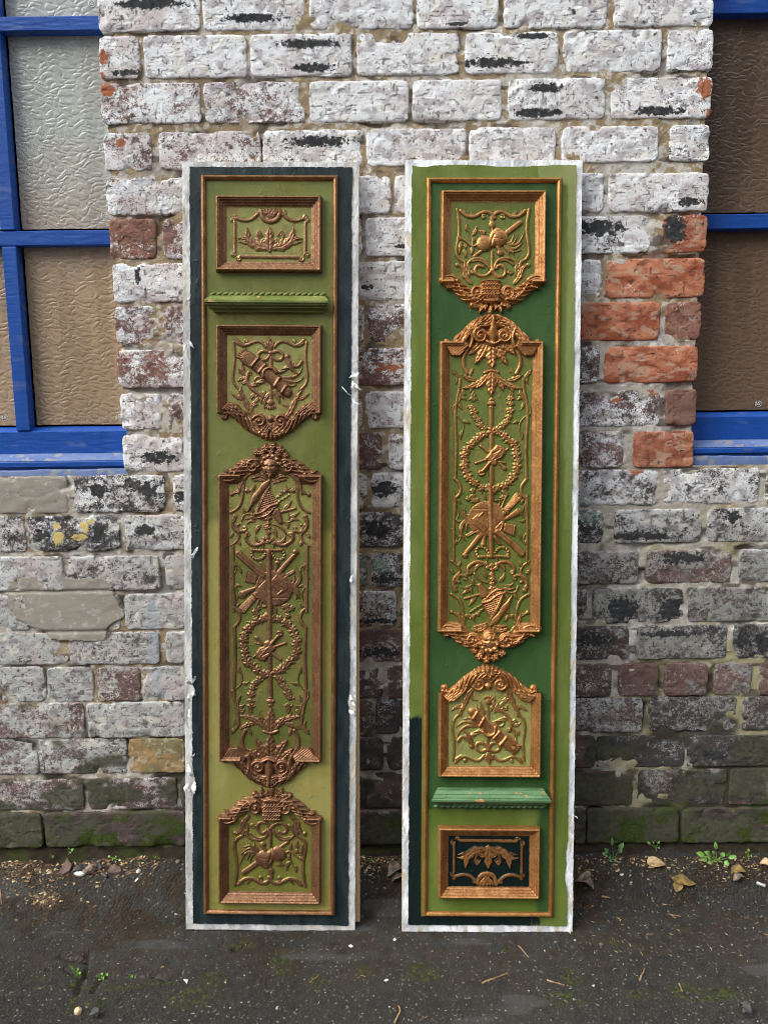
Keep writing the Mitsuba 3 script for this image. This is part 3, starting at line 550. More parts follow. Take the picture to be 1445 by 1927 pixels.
class Canvas:
    def __init__(s, crop, a, b, res=0.0008):
        q = LP(crop, [a, b]); lo, hi = q.min(0), q.max(0)
        s.crop, s.res = crop, res
        s.xs, s.ys = np.arange(lo[0], hi[0] + res, res), np.arange(lo[1], hi[1] + res, res)
        s.H = np.zeros((len(s.ys), len(s.xs)))
    def win(s, lo, hi):
        i0, i1 = np.searchsorted(s.xs, [lo[0], hi[0]]); j0, j1 = np.searchsorted(s.ys, [lo[1], hi[1]])
        sl = (slice(max(j0 - 1, 0), j1 + 1), slice(max(i0 - 1, 0), i1 + 1))
        return sl, *np.meshgrid(s.xs[sl[1]], s.ys[sl[0]])
    def put(s, sl, h): s.H[sl] = np.maximum(s.H[sl], h)
    def ribbon(s, pts, r, hf, sym=False):
        """sweep: r(t) half-width in metres, hf(t, s, len) height; t, s run along and across"""
        q0 = LP(s.crop, pts)
        for q in ([q0, np.c_[2 * UC - q0[:, 0], q0[:, 1]]] if sym else [q0]):
            sg = -1 if (q is not q0) else 1
            c, t = spline(q, 0.0009); tt = t / t[-1]
            rr = np.maximum(np.asarray(r(tt)) * np.ones(len(c)), 1e-4); rm = rr.max()
            sl, X, Y = s.win(c.min(0) - rm, c.max(0) + rm)
            if X.size == 0: continue
            d, k = cKDTree(c).query(np.c_[X.ravel(), Y.ravel()], distance_upper_bound=rm * 1.01)
            k = np.minimum(k, len(c) - 1)
            tan = np.gradient(c, axis=0); tan /= np.linalg.norm(tan, axis=1, keepdims=True) + 1e-12
            e = np.c_[X.ravel(), Y.ravel()] - c[k]
            sn = np.sign(tan[k, 0] * e[:, 1] - tan[k, 1] * e[:, 0]) * sg * d / rr[k]
            h = np.where(np.abs(sn) < 1, hf(tt[k], np.clip(sn, -1, 1), t[-1]), 0)
            h[~np.isfinite(d)] = 0
            s.put(sl, h.reshape(X.shape))
    def R(s, r): return 1.13 * r / s.crop[2] * MPP
    def bar(s, pts, r, h=None, r1=None, sym=False):
        a = s.R(r); b = a if r1 is None else s.R(r1); hh = (0.85 * a if h is None else h * 1e-3)
        s.ribbon(pts, lambda t: a + (b - a) * t, lambda t, n, L: hh * np.sqrt(1 - n * n), sym)
    def flat(s, pts, r, h, r1=None, sym=False):
        a = s.R(r); b = a if r1 is None else s.R(r1)
        s.ribbon(pts, lambda t: a + (b - a) * t, lambda t, n, L: h * 1e-3 * np.minimum(1, (1 - np.abs(n)) * 5) * (1 - .12 * np.cos(n * 9)), sym)
    def twist(s, pts, r, h, k=55.0, m=2.2, a=0.22, r1=None, sym=False, mid=None):
        ra, rb = s.R(r), s.R(r if r1 is None else r1)
        rf = (lambda t: ra + (rb - ra) * t) if mid is None else (lambda t: np.interp(t, [0, .5, 1], [ra, s.R(mid), rb]))
        s.ribbon(pts, rf, lambda t, n, L: h * 1e-3 * np.sqrt(1 - n * n) ** .8 * (1 - a + a * np.cos(2 * np.pi * (k * t * L + m * n * .5))), sym)
    def leaf(s, pts, w, h=3.0, lobes=3, sym=False, veins=True, tip=.9):
        a = s.R(w) / 2
        rf = lambda t: a * (np.sin(np.pi * np.clip(t, 0, 1) ** .75 * .97 + .03) ** .8 * (1 - .30 * (.5 + .5 * np.cos(2 * np.pi * lobes * t + 1.2))) + .06)
        def hf(t, n, L):
            z = h * 1e-3 * (1 - n * n) ** .5 * (.75 + .35 * t)
            if veins: z = z * (1 - .38 * np.exp(-(n / .13) ** 2)) * (1 - .07 * np.cos(2 * np.pi * (lobes * t * 1.6 - np.abs(n) * 1.1)))
            return z
        s.ribbon(pts, rf, hf, sym)
    def spiral(s, c, r, turns=1.4, a0=0., cw=1, w=None, h=3.0, sym=False):
        w = w or r * .28; a = np.linspace(0, turns * 2 * np.pi, int(14 * turns) + 2)
        rad = r * (1 - .78 * a / a[-1]) - w * .3
        pts = np.c_[c[0] + rad * np.cos(a0 + cw * a), c[1] + rad * np.sin(a0 + cw * a)]
        s.bar(pts, w, h * .86, w * .7, sym); s.dome(c, r * .24, h, sym=sym); s.dome(c, r * .9, h * .55, sym=sym, p=.2)
    def dome(s, c, r, h=2.5, ry=None, rot=0., sym=False, p=.5):
        q = LP(s.crop, [c])[0]; a, b = s.R(r), s.R(ry or r)
        for u, sg in ([(q[0], 1), (2 * UC - q[0], -1)] if sym else [(q[0], 1)]):
            m = max(a, b); sl, X, Y = s.win((u - m, q[1] - m), (u + m, q[1] + m))
            if X.size == 0: continue
            x, y = (X - u) * sg, -(Y - q[1]); cr, sr = math.cos(rot), math.sin(rot)
            d = ((x * cr + y * sr) / a) ** 2 + ((-x * sr + y * cr) / b) ** 2
            s.put(sl, h * 1e-3 * np.maximum(1 - d, 0) ** p)
    def flower(s, c, r, h=3.4, n=5, ph=0., sym=False):
        q = LP(s.crop, [c])[0]; a = s.R(r)
        for u in ([q[0], 2 * UC - q[0]] if sym else [q[0]]):
            sl, X, Y = s.win((u - a, q[1] - a), (u + a, q[1] + a))
            if X.size == 0: continue
            d, th = np.hypot(X - u, Y - q[1]) / a, np.arctan2(Y - q[1], X - u)
            e = .70 + .30 * np.abs(np.cos(n / 2 * th + ph)) ** .6
            k = np.clip(d / e, 0, 1)
            z = np.sqrt(np.maximum(1 - k ** 2, 0)) ** .7 * (.55 + .45 * np.sin(np.pi * np.clip(k, 0, 1) ** .8)) * (.7 + .3 * np.abs(np.cos(n / 2 * th + ph)))
            z = np.maximum(z, np.where(d < .27, .75 * np.sqrt(np.maximum(1 - (d / .27) ** 2, 0)) + .15, 0))
            s.put(sl, h * 1e-3 * z)
    def fan(s, c, r, a0, a1, ribs=7, h=5.0, sy=1.0, scallop=.10):
        """a shell: ribs spreading from c; angles in degrees, 0 = right, 90 = down as in the picture"""
        q = LP(s.crop, [c])[0]; a = s.R(r)
        sl, X, Y = s.win((q[0] - a, q[1] - a * sy), (q[0] + a, q[1] + a * sy))
        x, y = X - q[0], -(Y - q[1]) / sy
        d, th = np.hypot(x, y) / a, np.degrees(np.arctan2(y, x)); mid = (a0 + a1) / 2
        k = ((th - mid + 180) % 360 - 180) / ((a1 - a0) / 2)
        rb = np.abs(np.cos(np.pi * ribs / 2 * (k + 1) + np.pi / 2))
        e = 1 - scallop + scallop * rb
        z = np.where((np.abs(k) < 1) & (d < e), (.45 + .55 * rb ** .7) * np.minimum(1, (e - d) * 7) * (.55 + .45 * d), 0)
        s.put(sl, h * 1e-3 * z)
    def poly(s, pts, h=3.0, bevel=3.0, sym=False, tex=None):
        q0 = LP(s.crop, pts)
        for q in ([q0, np.c_[2 * UC - q0[:, 0], q0[:, 1]]] if sym else [q0]):
            sl, X, Y = s.win(q.min(0) - .002, q.max(0) + .002)
            if X.size == 0: continue
            d = ndimage.distance_transform_edt(np.pad(shapely.contains_xy(Polygon(q).buffer(0), X, Y), 1))[1:-1, 1:-1] * s.res
            z = h * 1e-3 * np.clip(d / (s.R(bevel) + 1e-4), 0, 1) ** .6
            if tex is not None: z = z * tex(X, Y)
            s.put(sl, z)
    def cut(s, pts, r, depth):
        """a groove"""
        c, t = spline(LP(s.crop, pts), .0009); a = s.R(r)
        sl, X, Y = s.win(c.min(0) - a, c.max(0) + a)
        d, _ = cKDTree(c).query(np.c_[X.ravel(), Y.ravel()])
        s.H[sl] = np.where(s.H[sl] > 0, np.maximum(s.H[sl] - depth * 1e-3 * np.clip(1 - (d.reshape(X.shape) / a) ** 2, 0, 1), .0003), 0)
    def mesh(s, base, rough=.00035, seed=1):
        Hh = ndimage.gaussian_filter(s.H, .7)
        m = s.H > .00025
        used = ndimage.binary_dilation(m, iterations=1)
        X, Y = np.meshgrid(s.xs, s.ys)
        nz = (meshkit.fbm(np.stack([X * 260, Y * 260, X * 0], -1), 3, seed) - .5) * rough + (meshkit.fbm(np.stack([X * 70, Y * 70, X * 0 + 5], -1), 2, seed) - .5) * rough
        Z = np.where(used, np.maximum(Hh, 0) + nz - .0004 * (~m), -.0006)
        F_ = grid_faces(len(s.xs), len(s.ys))
        F_ = F_[used.reshape(-1)[F_].any(1)]
        ids, inv = np.unique(F_, return_inverse=True)
        v = np.stack([X, Y, Z + base], -1).reshape(-1, 3)[ids]
        return tm(v, inv.reshape(-1, 3)), np.stack([np.clip(Hh, 0, 1).reshape(-1)[ids] * 1000, X.reshape(-1)[ids] * 0], -1)

BASE_FIELD, BASE_PLAQUE = 0.0030, 0.0042
RELIEF = []          # (key path, material slot, ply dict, label)
def emit(path, slot, cv, base=BASE_PLAQUE, label=None, rough=.00035):
    m, uv = cv.mesh(base, rough, len(RELIEF)); RELIEF.append((path, slot, m, uv, True, label))
def emit_mesh(path, slot, m, smooth, label=None): RELIEF.append((path, slot, m, m.vertices[:, :2].copy(), smooth, label))

def frame_h(d):
    """height across a frame moulding, d from 0 at its outer edge to 1 at its inner edge (metres)"""
    z = np.interp(d, [0, .025, .09, .17, .25, .29, .33, .38, .48, .51, .57, .67, .70, .76, .87, .91, 1.0], [0, 10.5, 14.2, 15.4, 14.4, 11.6, 13.0, 12.4, 8.0, 9.3, 8.2, 4.0, 5.2, 4.2, 1.3, 2.0, 0.2])
    return np.where((d > 0) & (d < 1), z, 0) * 1e-3
def rect_of(pts):
    q = LP(C0, pts); return q[:, 0].min(), q[:, 1].min(), q[:, 0].max(), q[:, 1].max()
def frame(path, outer, width, base, mask=None, sides='lrtb'):
    u0, v0, u1, v1 = outer
    cv = Canvas(C0, (400, 360), (401, 361), .0008); cv.xs, cv.ys = np.arange(u0 - .001, u1 + .002, .0008), np.arange(v0 - .001, v1 + .002, .0008)
    X, Y = np.meshgrid(cv.xs, cv.ys); big = np.full_like(X, 9.)
    d = np.minimum.reduce([X - u0 if 'l' in sides else big, u1 - X if 'r' in sides else big, v1 - Y if 't' in sides else big, Y - v0 if 'b' in sides else big])
    cv.H = frame_h(d / width)
    if mask is not None: cv.H = np.where(mask(X, Y), cv.H, 0)
    emit(path, 'bronze', cv, base, rough=.0006)

# --- plaque with a leaf spray
FW = 20.5 * MPP
p1 = rect_of([(407.5, 370.5), (606, 514)]); 
frame('plaque__frame', p1, FW, BASE_FIELD)
cv = Canvas(C1, (315, 350), (875, 730), .0007)
cv.leaf([(588, 648), (588, 575), (588, 488)], 74, 3.6, 3); cv.spiral((553, 580), 24, 1.3, 1.5, 1, sym=True)
cv.leaf([(588, 622), (520, 612), (455, 560), (440, 488)], 62, 3.4, 4, sym=True); cv.leaf([(560, 620), (480, 600), (430, 560), (382, 560)], 46, 3.0, 3, sym=True)
cv.leaf([(500, 610), (460, 590), (420, 585), (385, 580)], 30, 2.4, 2, sym=True); cv.leaf([(540, 600), (510, 560), (520, 515), (545, 545)], 26, 2.8, 2, sym=True); cv.spiral((520, 535), 22, 1.0, 2.2, 1, sym=True)
cv.leaf([(588, 600), (588, 625), (588, 652)], 34, 3, 2)
emit('plaque__leaf_spray', 'gilt', cv)
cv = Canvas(C1, (315, 350), (875, 730), .0007)
cv.bar([(360, 455), (360, 655)], 11, 2.6, sym=True); cv.bar([(398, 677), (590, 680), (780, 681)], 13, 2.6)
cv.spiral((350, 665), 20, 1.0, .3, -1, sym=True); cv.spiral((388, 690), 20, 1.0, 3.3, -1, sym=True)
cv.bar([(515, 390), (480, 425), (430, 440), (370, 425)], 12, 2.8, sym=True); cv.spiral((362, 412), 17, 1, 1., 1, sym=True); cv.spiral((345, 437), 17, 1, 1., -1, sym=True); cv.spiral((500, 388), 17, 1, 1., 1, sym=True)
cv.bar([(535, 385), (550, 430), (598, 448), (640, 430), (660, 385)], 15, 3.4); cv.dome((533, 378), 16, 3.2, sym=True)
for x, k in ((598, 60), (572, 45), (624, 45), (550, 30), (645, 30)): cv.leaf([(598, 430), ((598 + x) / 2, 400), (x, 362)], k, 3.6, 2)
emit('plaque__scroll_border', 'gilt', cv)

# --- plaque with a quiver trophy
q0 = rect_of([(408.5, 612.5), (606, 613), (606, 776), (411, 776)])
frame('plaque_001__frame', q0, FW, BASE_FIELD, sides='lrt')
cv = Canvas(C1, (235, 1590), (945, 1895), .0008)
cv.twist([(345, 1690), (395, 1728), (450, 1780), (500, 1812), (560, 1830)], 36, 11, 66, 3.2, .28, 34, sym=True)
cv.poly([(252, 1692), (320, 1632), (378, 1648), (420, 1700), (390, 1745), (330, 1700)], 10.5, 8, sym=True, tex=lambda X, Y: .90 + .10 * np.cos(2 * np.pi * 230 * ((UC - np.abs(X - UC)) * .62 + Y * .78)))
cv.leaf([(450, 1770), (410, 1710), (375, 1680), (345, 1672)], 36, 12.5, 3, sym=True); cv.leaf([(400, 1760), (350, 1722), (310, 1705), (282, 1720)], 26, 9, 2, sym=True)
cv.spiral((520, 1762), 46, 1.5, 3.6, 1, 13, 11, sym=True); cv.spiral((292, 1728), 26, 1.0, 4., 1, 9, 7, sym=True)
cv.leaf([(470, 1800), (520, 1835), (570, 1840), (590, 1800)], 50, 11, 2, sym=True)
cv.fan((600, 1752), 125, 42, 138, 7, 11.5, 1.0); cv.dome((600, 1745), 26, 10.5); cv.cut([(575, 1745), (600, 1722), (625, 1745)], 6, 3)
emit('plaque_001__cresting', 'bronze', cv, BASE_FIELD, rough=.0005, label='shell and scroll foot of the quiver plaque')
cv = Canvas(C1, (315, 1195), (875, 1760), .0007)
cv.bar([(352, 1240), (356, 1380), (360, 1518), (395, 1555)], 10, 2.6, sym=True)
cv.bar([(562, 1272), (530, 1240), (480, 1242), (425, 1262), (372, 1226)], 11, 2.8, sym=True); cv.leaf([(430, 1262), (395, 1255), (362, 1215)], 34, 3, 2, sym=True); cv.spiral((432, 1232), 15, 1, 0, 1, sym=True)
for x, k in ((590, 44), (562, 34), (618, 34)): cv.leaf([(590, 1296), ((590 + x) / 2, 1260), (x, 1215 + abs(590 - x))], k, 3.4, 2)
cv.leaf([(505, 1752), (455, 1690), (420, 1610), (385, 1560)], 40, 4, 4, sym=True); cv.leaf([(430, 1630), (400, 1575), (402, 1535)], 34, 3.4, 3, sym=True); cv.leaf([(420, 1620), (370, 1600), (335, 1575)], 28, 3, 3, sym=True); cv.leaf([(470, 1700), (480, 1660), (515, 1650)], 26, 3, 2, sym=True)
emit('plaque_001__scroll_border', 'gilt', cv)
cv = Canvas(C1, (360, 1280), (830, 1720), .0007)
cv.bar([(595, 1318), (560, 1300), (518, 1318), (522, 1352), (565, 1355), (595, 1318)], 12, 3); cv.bar([(600, 1318), (635, 1300), (672, 1320), (668, 1352), (628, 1355), (600, 1318)], 12, 3); cv.dome((597, 1312), 17, 4)
cv.bar([(598, 1340), (598, 1620)], 13, 2.6); cv.fan((595, 1635), 48, 40, 140, 5, 4); cv.dome((595, 1640), 22, 4.6)
cv.twist([(470, 1530), (560, 1490), (720, 1400)], 15, 3.2, 60, 1.5, .2); cv.leaf([(690, 1330), (715, 1370), (730, 1410), (775, 1452)], 36, 4.2, 1, veins=False); cv.bar([(730, 1395), (775, 1400), (800, 1370)], 11, 3); cv.spiral((742, 1388), 20, 1.1, 0, 1); cv.dome((707, 1335), 16, 4)
cv.bar([(452, 1440), (440, 1490), (470, 1545), (545, 1602)], 12, 3.4); cv.spiral((458, 1442), 16, 1, 1, 1)
cv.twist([(440, 1345), (520, 1405), (610, 1485), (705, 1572)], 42, 8.0, 3, 12, .16, 30); cv.fan((480, 1372), 105, 193, 243, 6, 6.5, 1, .06)
for a, b in (((475, 1400), (515, 1350)), ((520, 1440), (562, 1392)), ((625, 1530), (655, 1480)), ((672, 1572), (700, 1530))): cv.bar([a, b], 13, 9)
cv.bar([(548, 1470), (555, 1430), (600, 1412), (635, 1440)], 12, 9); cv.dome((712, 1578), 18, 6)
for t in ([(640, 1470), (720, 1475), (780, 1450), (805, 1400)], [(640, 1480), (720, 1500), (775, 1500), (812, 1468)], [(640, 1490), (700, 1520), (740, 1530), (765, 1520)], [(640, 1490), (690, 1530), (715, 1545)]): cv.leaf(t, 26, 3.2, 1, veins=False)
for t in ([(440, 1470), (415, 1430), (408, 1378)], [(430, 1450), (400, 1435), (385, 1410)], [(450, 1490), (410, 1480), (378, 1500)], [(440, 1490), (415, 1510), (400, 1505)], [(560, 1590), (520, 1580), (500, 1600)], [(520, 1600), (490, 1640), (455, 1668)], [(500, 1610), (480, 1590), (470, 1620)], [(595, 1570), (560, 1620), (555, 1680)], [(600, 1560), (640, 1600), (650, 1645)], [(605, 1560), (665, 1590), (680, 1620)], [(560, 1560), (540, 1600), (530, 1645)]): cv.leaf(t, 30, 3, 2)
cv.bar([(545, 1500), (520, 1470), (490, 1490), (500, 1520)], 8, 2.5)
emit('plaque_001__quiver_trophy', 'gilt', cv)

# --- the long plaque
g0 = rect_of([(412.5, 893), (607, 893), (606, 1430), (414, 1430)])
lo_in = LP(C0, [(450, 900)])[0][0]
frame('plaque_002__frame', g0, FW, BASE_FIELD, mask=lambda X, Y: np.abs(X - UC) > UC - lo_in - .006)
cv = Canvas(C2, (110, 60), (1280, 700), .0008)
cv.twist([(190, 445), (290, 420), (390, 355), (480, 312), (548, 312)], 50, 11.5, 60, 3.4, .30, sym=True, mid=74, r1=62)
cv.flat([(150, 455), (240, 478), (310, 455)], 34, 9.5, sym=True)
cv.leaf([(290, 405), (240, 395), (178, 372)], 44, 12, 2, sym=True); cv.leaf([(430, 330), (350, 365), (280, 450)], 46, 13, 3, sym=True); cv.leaf([(500, 280), (410, 305), (320, 385)], 46, 13.5, 3, sym=True)
cv.spiral((505, 335), 84, 1.3, 5.2, -1, 22, 12.5, sym=True)
for x, y, r in ((720, 118, 46), (640, 140, 50), (552, 182, 46), (795, 150, 46), (855, 215, 40), (600, 185, 40), (700, 180, 40), (770, 205, 44)): cv.flower((x, y), r, 11, 5, x)
for t in ([(690, 200), (715, 140), (718, 80)], [(640, 190), (610, 140), (590, 110)], [(590, 210), (545, 190), (505, 195)], [(790, 190), (820, 165), (845, 150)], [(830, 230), (870, 215), (890, 235)]): cv.leaf(t, 48, 10, 2)
emit('plaque_002__cresting', 'bronze', cv, BASE_FIELD, rough=.0005, label='arched cresting of acanthus scrolls and flowers')
cv = Canvas(C2, (440, 200), (940, 560), .0007)
cv.dome((690, 335), 84, 17, 108, 0, p=.45); cv.dome((690, 395), 48, 15.8, 55)
for x, y, r in ((632, 245, 40), (678, 222, 42), (728, 225, 42), (768, 258, 38), (610, 290, 30), (785, 300, 30)): cv.spiral((x, y), r, 1.0, x, 1, 13, 17); cv.dome((x, y), r * .8, 16.5)
Hs = cv.H
cv.cut([(630, 338), (655, 330), (680, 340)], 15, 2.6); cv.cut([(712, 338), (738, 330), (762, 338)], 15, 2.6); cv.cut([(668, 404), (690, 410), (712, 404)], 7, 2.2); cv.cut([(664, 368), (660, 385), (648, 405)], 8, 1.2); cv.cut([(716, 368), (722, 385), (734, 405)], 8, 1.2)
cv.dome((655, 341), 14, 15.0, 8); cv.dome((737, 341), 14, 14.6, 8); cv.bar([(690, 320), (690, 372)], 10, 18.5, 13); cv.dome((690, 374), 16, 18.2, 9); cv.bar([(674, 416), (690, 420), (706, 416)], 7, 15.9); cv.bar([(678, 399), (690, 397), (702, 399)], 5, 16.6); cv.dome((690, 440), 22, 14.2, 16)
cv.bar([(640, 316), (658, 309), (676, 316)], 6, 15.9); cv.bar([(704, 316), (724, 309), (744, 316)], 6, 15.6)
cv.leaf([(655, 470), (570, 430), (480, 470)], 62, 5, 4); cv.leaf([(650, 490), (580, 480), (490, 490)], 40, 4.5, 3); cv.leaf([(712, 500), (800, 440), (885, 455)], 62, 5, 4); cv.leaf([(712, 520), (790, 490), (870, 480)], 40, 4.5, 3)
emit('plaque_002__cherub_head', 'bronze', cv, BASE_FIELD, label='cherub head between two small wings')
cv = Canvas(C2, (245, 360), (1140, 1000), .0007)
cv.leaf([(545, 380), (420, 440), (365, 540), (345, 640)], 62, 3.6, 3, sym=True); cv.leaf([(380, 520), (350, 590), (265, 632)], 46, 3, 2, sym=True); cv.dome((270, 636), 22, 3.4, sym=True); cv.leaf([(410, 480), (400, 560), (385, 690)], 44, 3, 3, sym=True)
cv.bar([(390, 660), (375, 720), (340, 780), (262, 832)], 16, 2.8, sym=True); cv.leaf([(430, 560), (470, 600), (520, 530)], 40, 3, 2, sym=True); cv.dome((436, 598), 22, 3, sym=True)
cv.leaf([(320, 850), (300, 890), (285, 950)], 56, 3.4, 2, sym=True)
emit('plaque_002__acanthus_leaves', 'gilt', cv)
cv = Canvas(C2, (245, 850), (1140, 1920), .0007)
cv.bar([(300, 870), (285, 940), (300, 1010), (360, 1040), (420, 1030)], 19, 3, sym=True); cv.spiral((415, 1000), 26, 1.1, 1.5, -1, sym=True); cv.dome((345, 965), 18, 3, sym=True)
cv.bar([(310, 1030), (350, 1070), (335, 1130), (258, 1192)], 17, 2.8, 10, sym=True); cv.leaf([(300, 950), (335, 1010), (345, 1080)], 40, 3, 2, sym=True); cv.leaf([(330, 1130), (350, 1160), (365, 1195)], 44, 3, 2, sym=True); cv.leaf([(290, 1050), (270, 1080), (255, 1110)], 40, 3, 2, sym=True)
cv.bar([(285, 1195), (286, 1500), (292, 1915)], 17, 2.6, sym=True)
for s_ in ([(262, 1540), (310, 1480), (325, 1430), (300, 1380)], [(330, 1400), (360, 1440), (372, 1480)], [(310, 1640), (340, 1700), (330, 1770), (300, 1850)]): cv.bar(s_, 8, 2.2, 5, sym=True)
for l in ([(285, 1440), (300, 1400), (325, 1375)], [(350, 1440), (365, 1465), (375, 1500)], [(310, 1635), (345, 1625), (382, 1640)], [(320, 1860), (345, 1840), (360, 1810)]): cv.leaf(l, 34, 2.6, 1, sym=True)
emit('plaque_002__side_scrolls', 'gilt', cv)
cv = Canvas(C2, (345, 430), (1050, 1240), .0007)
cv.bar([(680, 440), (682, 620)], 12, 2.6)
cv.poly([(655, 570), (690, 590), (730, 640), (790, 720), (770, 790), (700, 850), (690, 930), (640, 940), (560, 890), (530, 850), (530, 790), (600, 690)], 5.0, 26, tex=lambda X, Y: .72 + .28 * np.cos(2 * np.pi * (X * 75 + Y * 150)) * np.cos(2 * np.pi * (X * 150 - Y * 70)) )
cv.leaf([(690, 480), (590, 590), (500, 720), (448, 820)], 84, 4.4, 2, veins=False); cv.leaf([(680, 560), (600, 700), (540, 860)], 40, 6, 1)
cv.bar([(530, 850), (600, 830), (700, 760), (770, 740)], 14, 6.2); cv.bar([(560, 890), (640, 870), (720, 800)], 12, 6); cv.flower((665, 895), 40, 5); cv.flower((640, 860), 28, 5.4); cv.flower((660, 1000), 34, 4.6); cv.flower((665, 950), 30, 4.6); cv.flower((672, 1050), 28, 4.4)
cv.twist([(770, 665), (820, 625), (900, 578)], 16, 3.2, 120, 1, .3); cv.twist([(780, 715), (840, 680), (895, 642)], 14, 3, 120, 1, .3); cv.flower((865, 590), 26, 3.6); cv.flower((815, 610), 22, 3.4)
cv.poly([(700, 850), (740, 800), (785, 780), (805, 830), (830, 950), (790, 965), (750, 920)], 4.2, 10)
cv.bar([(810, 830), (960, 790)], 16, 2.8); cv.leaf([(830, 820), (880, 760), (922, 705)], 50, 3, 1); cv.leaf([(900, 880), (950, 865), (1002, 828)], 42, 3, 1); cv.leaf([(900, 935), (950, 905), (1008, 925)], 40, 3, 1); cv.bar([(820, 930), (890, 938), (940, 900), (960, 870)], 8, 2.4); cv.leaf([(890, 930), (895, 880), (880, 840)], 36, 2.8, 1); cv.leaf([(860, 930), (880, 970), (875, 1010)], 44, 3, 1)
cv.leaf([(520, 850), (500, 810), (485, 770)], 44, 3, 1); cv.leaf([(430, 860), (410, 820), (390, 780)], 44, 3, 1); cv.bar([(520, 870), (450, 850), (400, 870), (380, 920)], 12, 2.6); cv.leaf([(400, 880), (380, 910), (372, 930)], 30, 2.8, 1); cv.leaf([(550, 900), (480, 890), (415, 905)], 40, 3.4, 1); cv.leaf([(530, 930), (470, 930), (430, 960)], 34, 3, 1)
cv.leaf([(590, 970), (550, 1010), (530, 1068)], 46, 3, 1); cv.leaf([(610, 960), (640, 990), (655, 1050)], 40, 3, 1); cv.bar([(720, 960), (790, 990), (860, 1060)], 12, 2.6); cv.leaf([(730, 1000), (745, 1060), (765, 1110)], 44, 3, 1); cv.leaf([(790, 980), (830, 1020), (860, 1080)], 34, 3, 1)
cv.leaf([(460, 600), (490, 620), (480, 665)], 40, 2.8, 2); cv.leaf([(430, 590), (480, 590), (530, 540)], 40, 2.8, 2)
cv.bar([(665, 1100), (650, 1000)], 16, 3.4)
cv.bar([(440, 1060), (425, 1110), (460, 1165), (530, 1190), (610, 1165)], 20, 3.4); cv.spiral((440, 1070), 28, 1.0, 0, 1); cv.bar([(930, 1060), (930, 1120), (890, 1165), (820, 1190), (740, 1165)], 20, 3.4); cv.spiral((905, 1068), 28, 1.0, 3, -1)
cv.leaf([(600, 1160), (550, 1140), (525, 1085)], 44, 3.4, 2); cv.leaf([(750, 1160), (820, 1150), (855, 1085)], 44, 3.4, 2)
for x, y in ((665, 1105), (620, 1120), (712, 1128), (668, 1150), (612, 1160), (735, 1165)): cv.flower((x, y), 28, 4)
cv.bar([(610, 1170), (615, 1230)], 9, 2.6); cv.bar([(730, 1170), (722, 1230)], 9, 2.6)
emit('plaque_002__net_trophy', 'gilt', cv, label='game net tied up with leafy sprays')
cv = Canvas(C2, (470, 1205), (870, 1380), .0007)
cv.twist([(490, 1243), (650, 1248), (820, 1240)], 18, 3.6, 160, .5, .2)
cv.twist([(650, 1255), (620, 1310), (560, 1345), (505, 1325), (490, 1270), (500, 1245)], 17, 3.2, 160, .5, .25); cv.twist([(695, 1255), (730, 1320), (790, 1350), (835, 1325), (838, 1280), (815, 1242)], 17, 3.2, 160, .5, .25); cv.dome((672, 1250), 30, 5.2, 24)
emit('plaque_002__ribbon_bow', 'gilt', cv)
cv = Canvas(C2, (320, 1200), (1050, 1990), .0007)
cv.dome((730, 1655), 182, 4.0, 172, p=.12)
cv.poly([(705, 1560), (760, 1500), (880, 1590), (890, 1660), (820, 1720), (705, 1640)], 5.0, 8); cv.bar([(740, 1560), (850, 1650)], 8, 6); cv.bar([(775, 1720), (820, 1680)], 11, 6.4); cv.bar([(740, 1560), (800, 1620), (830, 1600)], 7, 5.8); cv.bar([(560, 1600), (575, 1540), (620, 1500)], 9, 4.8); cv.bar([(700, 1700), (840, 1800)], 6, 4.8); cv.cut([(640, 1560), (560, 1640)], 6, 1.5); cv.cut([(720, 1760), (880, 1760)], 6, 1.2)
cv.flat([(340, 1280), (470, 1400), (610, 1515)], 34, 4.6); cv.twist([(350, 1262), (370, 1300)], 26, 5, 150, 1, .3); cv.dome((345, 1268), 26, 5)
cv.twist([(768, 1510), (850, 1410), (950, 1295)], 30, 4.6, 6, 9, .15, 22); cv.dome((962, 1262), 30, 5); cv.bar([(940, 1300), (985, 1265)], 14, 4.4); cv.spiral((965, 1260), 26, 1, 0, 1, h=5.4)
cv.poly([(432, 1462), (552, 1520), (532, 1612), (412, 1588)], 4.2, 6); cv.cut([(450, 1475), (430, 1590)], 5, 1.6)
cv.bar([(380, 1730), (470, 1680), (555, 1640)], 40, 3.4, 14); cv.dome((375, 1728), 40, 3.8, 30, .9); cv.cut([(365, 1705), (385, 1755)], 8, 1.6)
cv.twist([(390, 1890), (480, 1790), (570, 1690)], 44, 4.4, 8, 8, .25, 30); cv.bar([(500, 1715), (555, 1760)], 10, 5); cv.flower((540, 1715), 26, 5)
cv.bar([(600, 1700), (560, 1800), (520, 1900)], 12, 3); cv.bar([(640, 1730), (600, 1790), (600, 1860), (640, 1850)], 11, 3); cv.spiral((615, 1850), 22, 1, 0, 1)
cv.bar([(590, 1385), (640, 1460)], 18, 3.4); cv.bar([(765, 1380), (750, 1465)], 26, 3.6, 18); cv.dome((765, 1378), 30, 4, 18)
cv.bar([(820, 1540), (940, 1475)], 20, 3.2); cv.cut([(830, 1535), (935, 1478)], 5, 1.2)
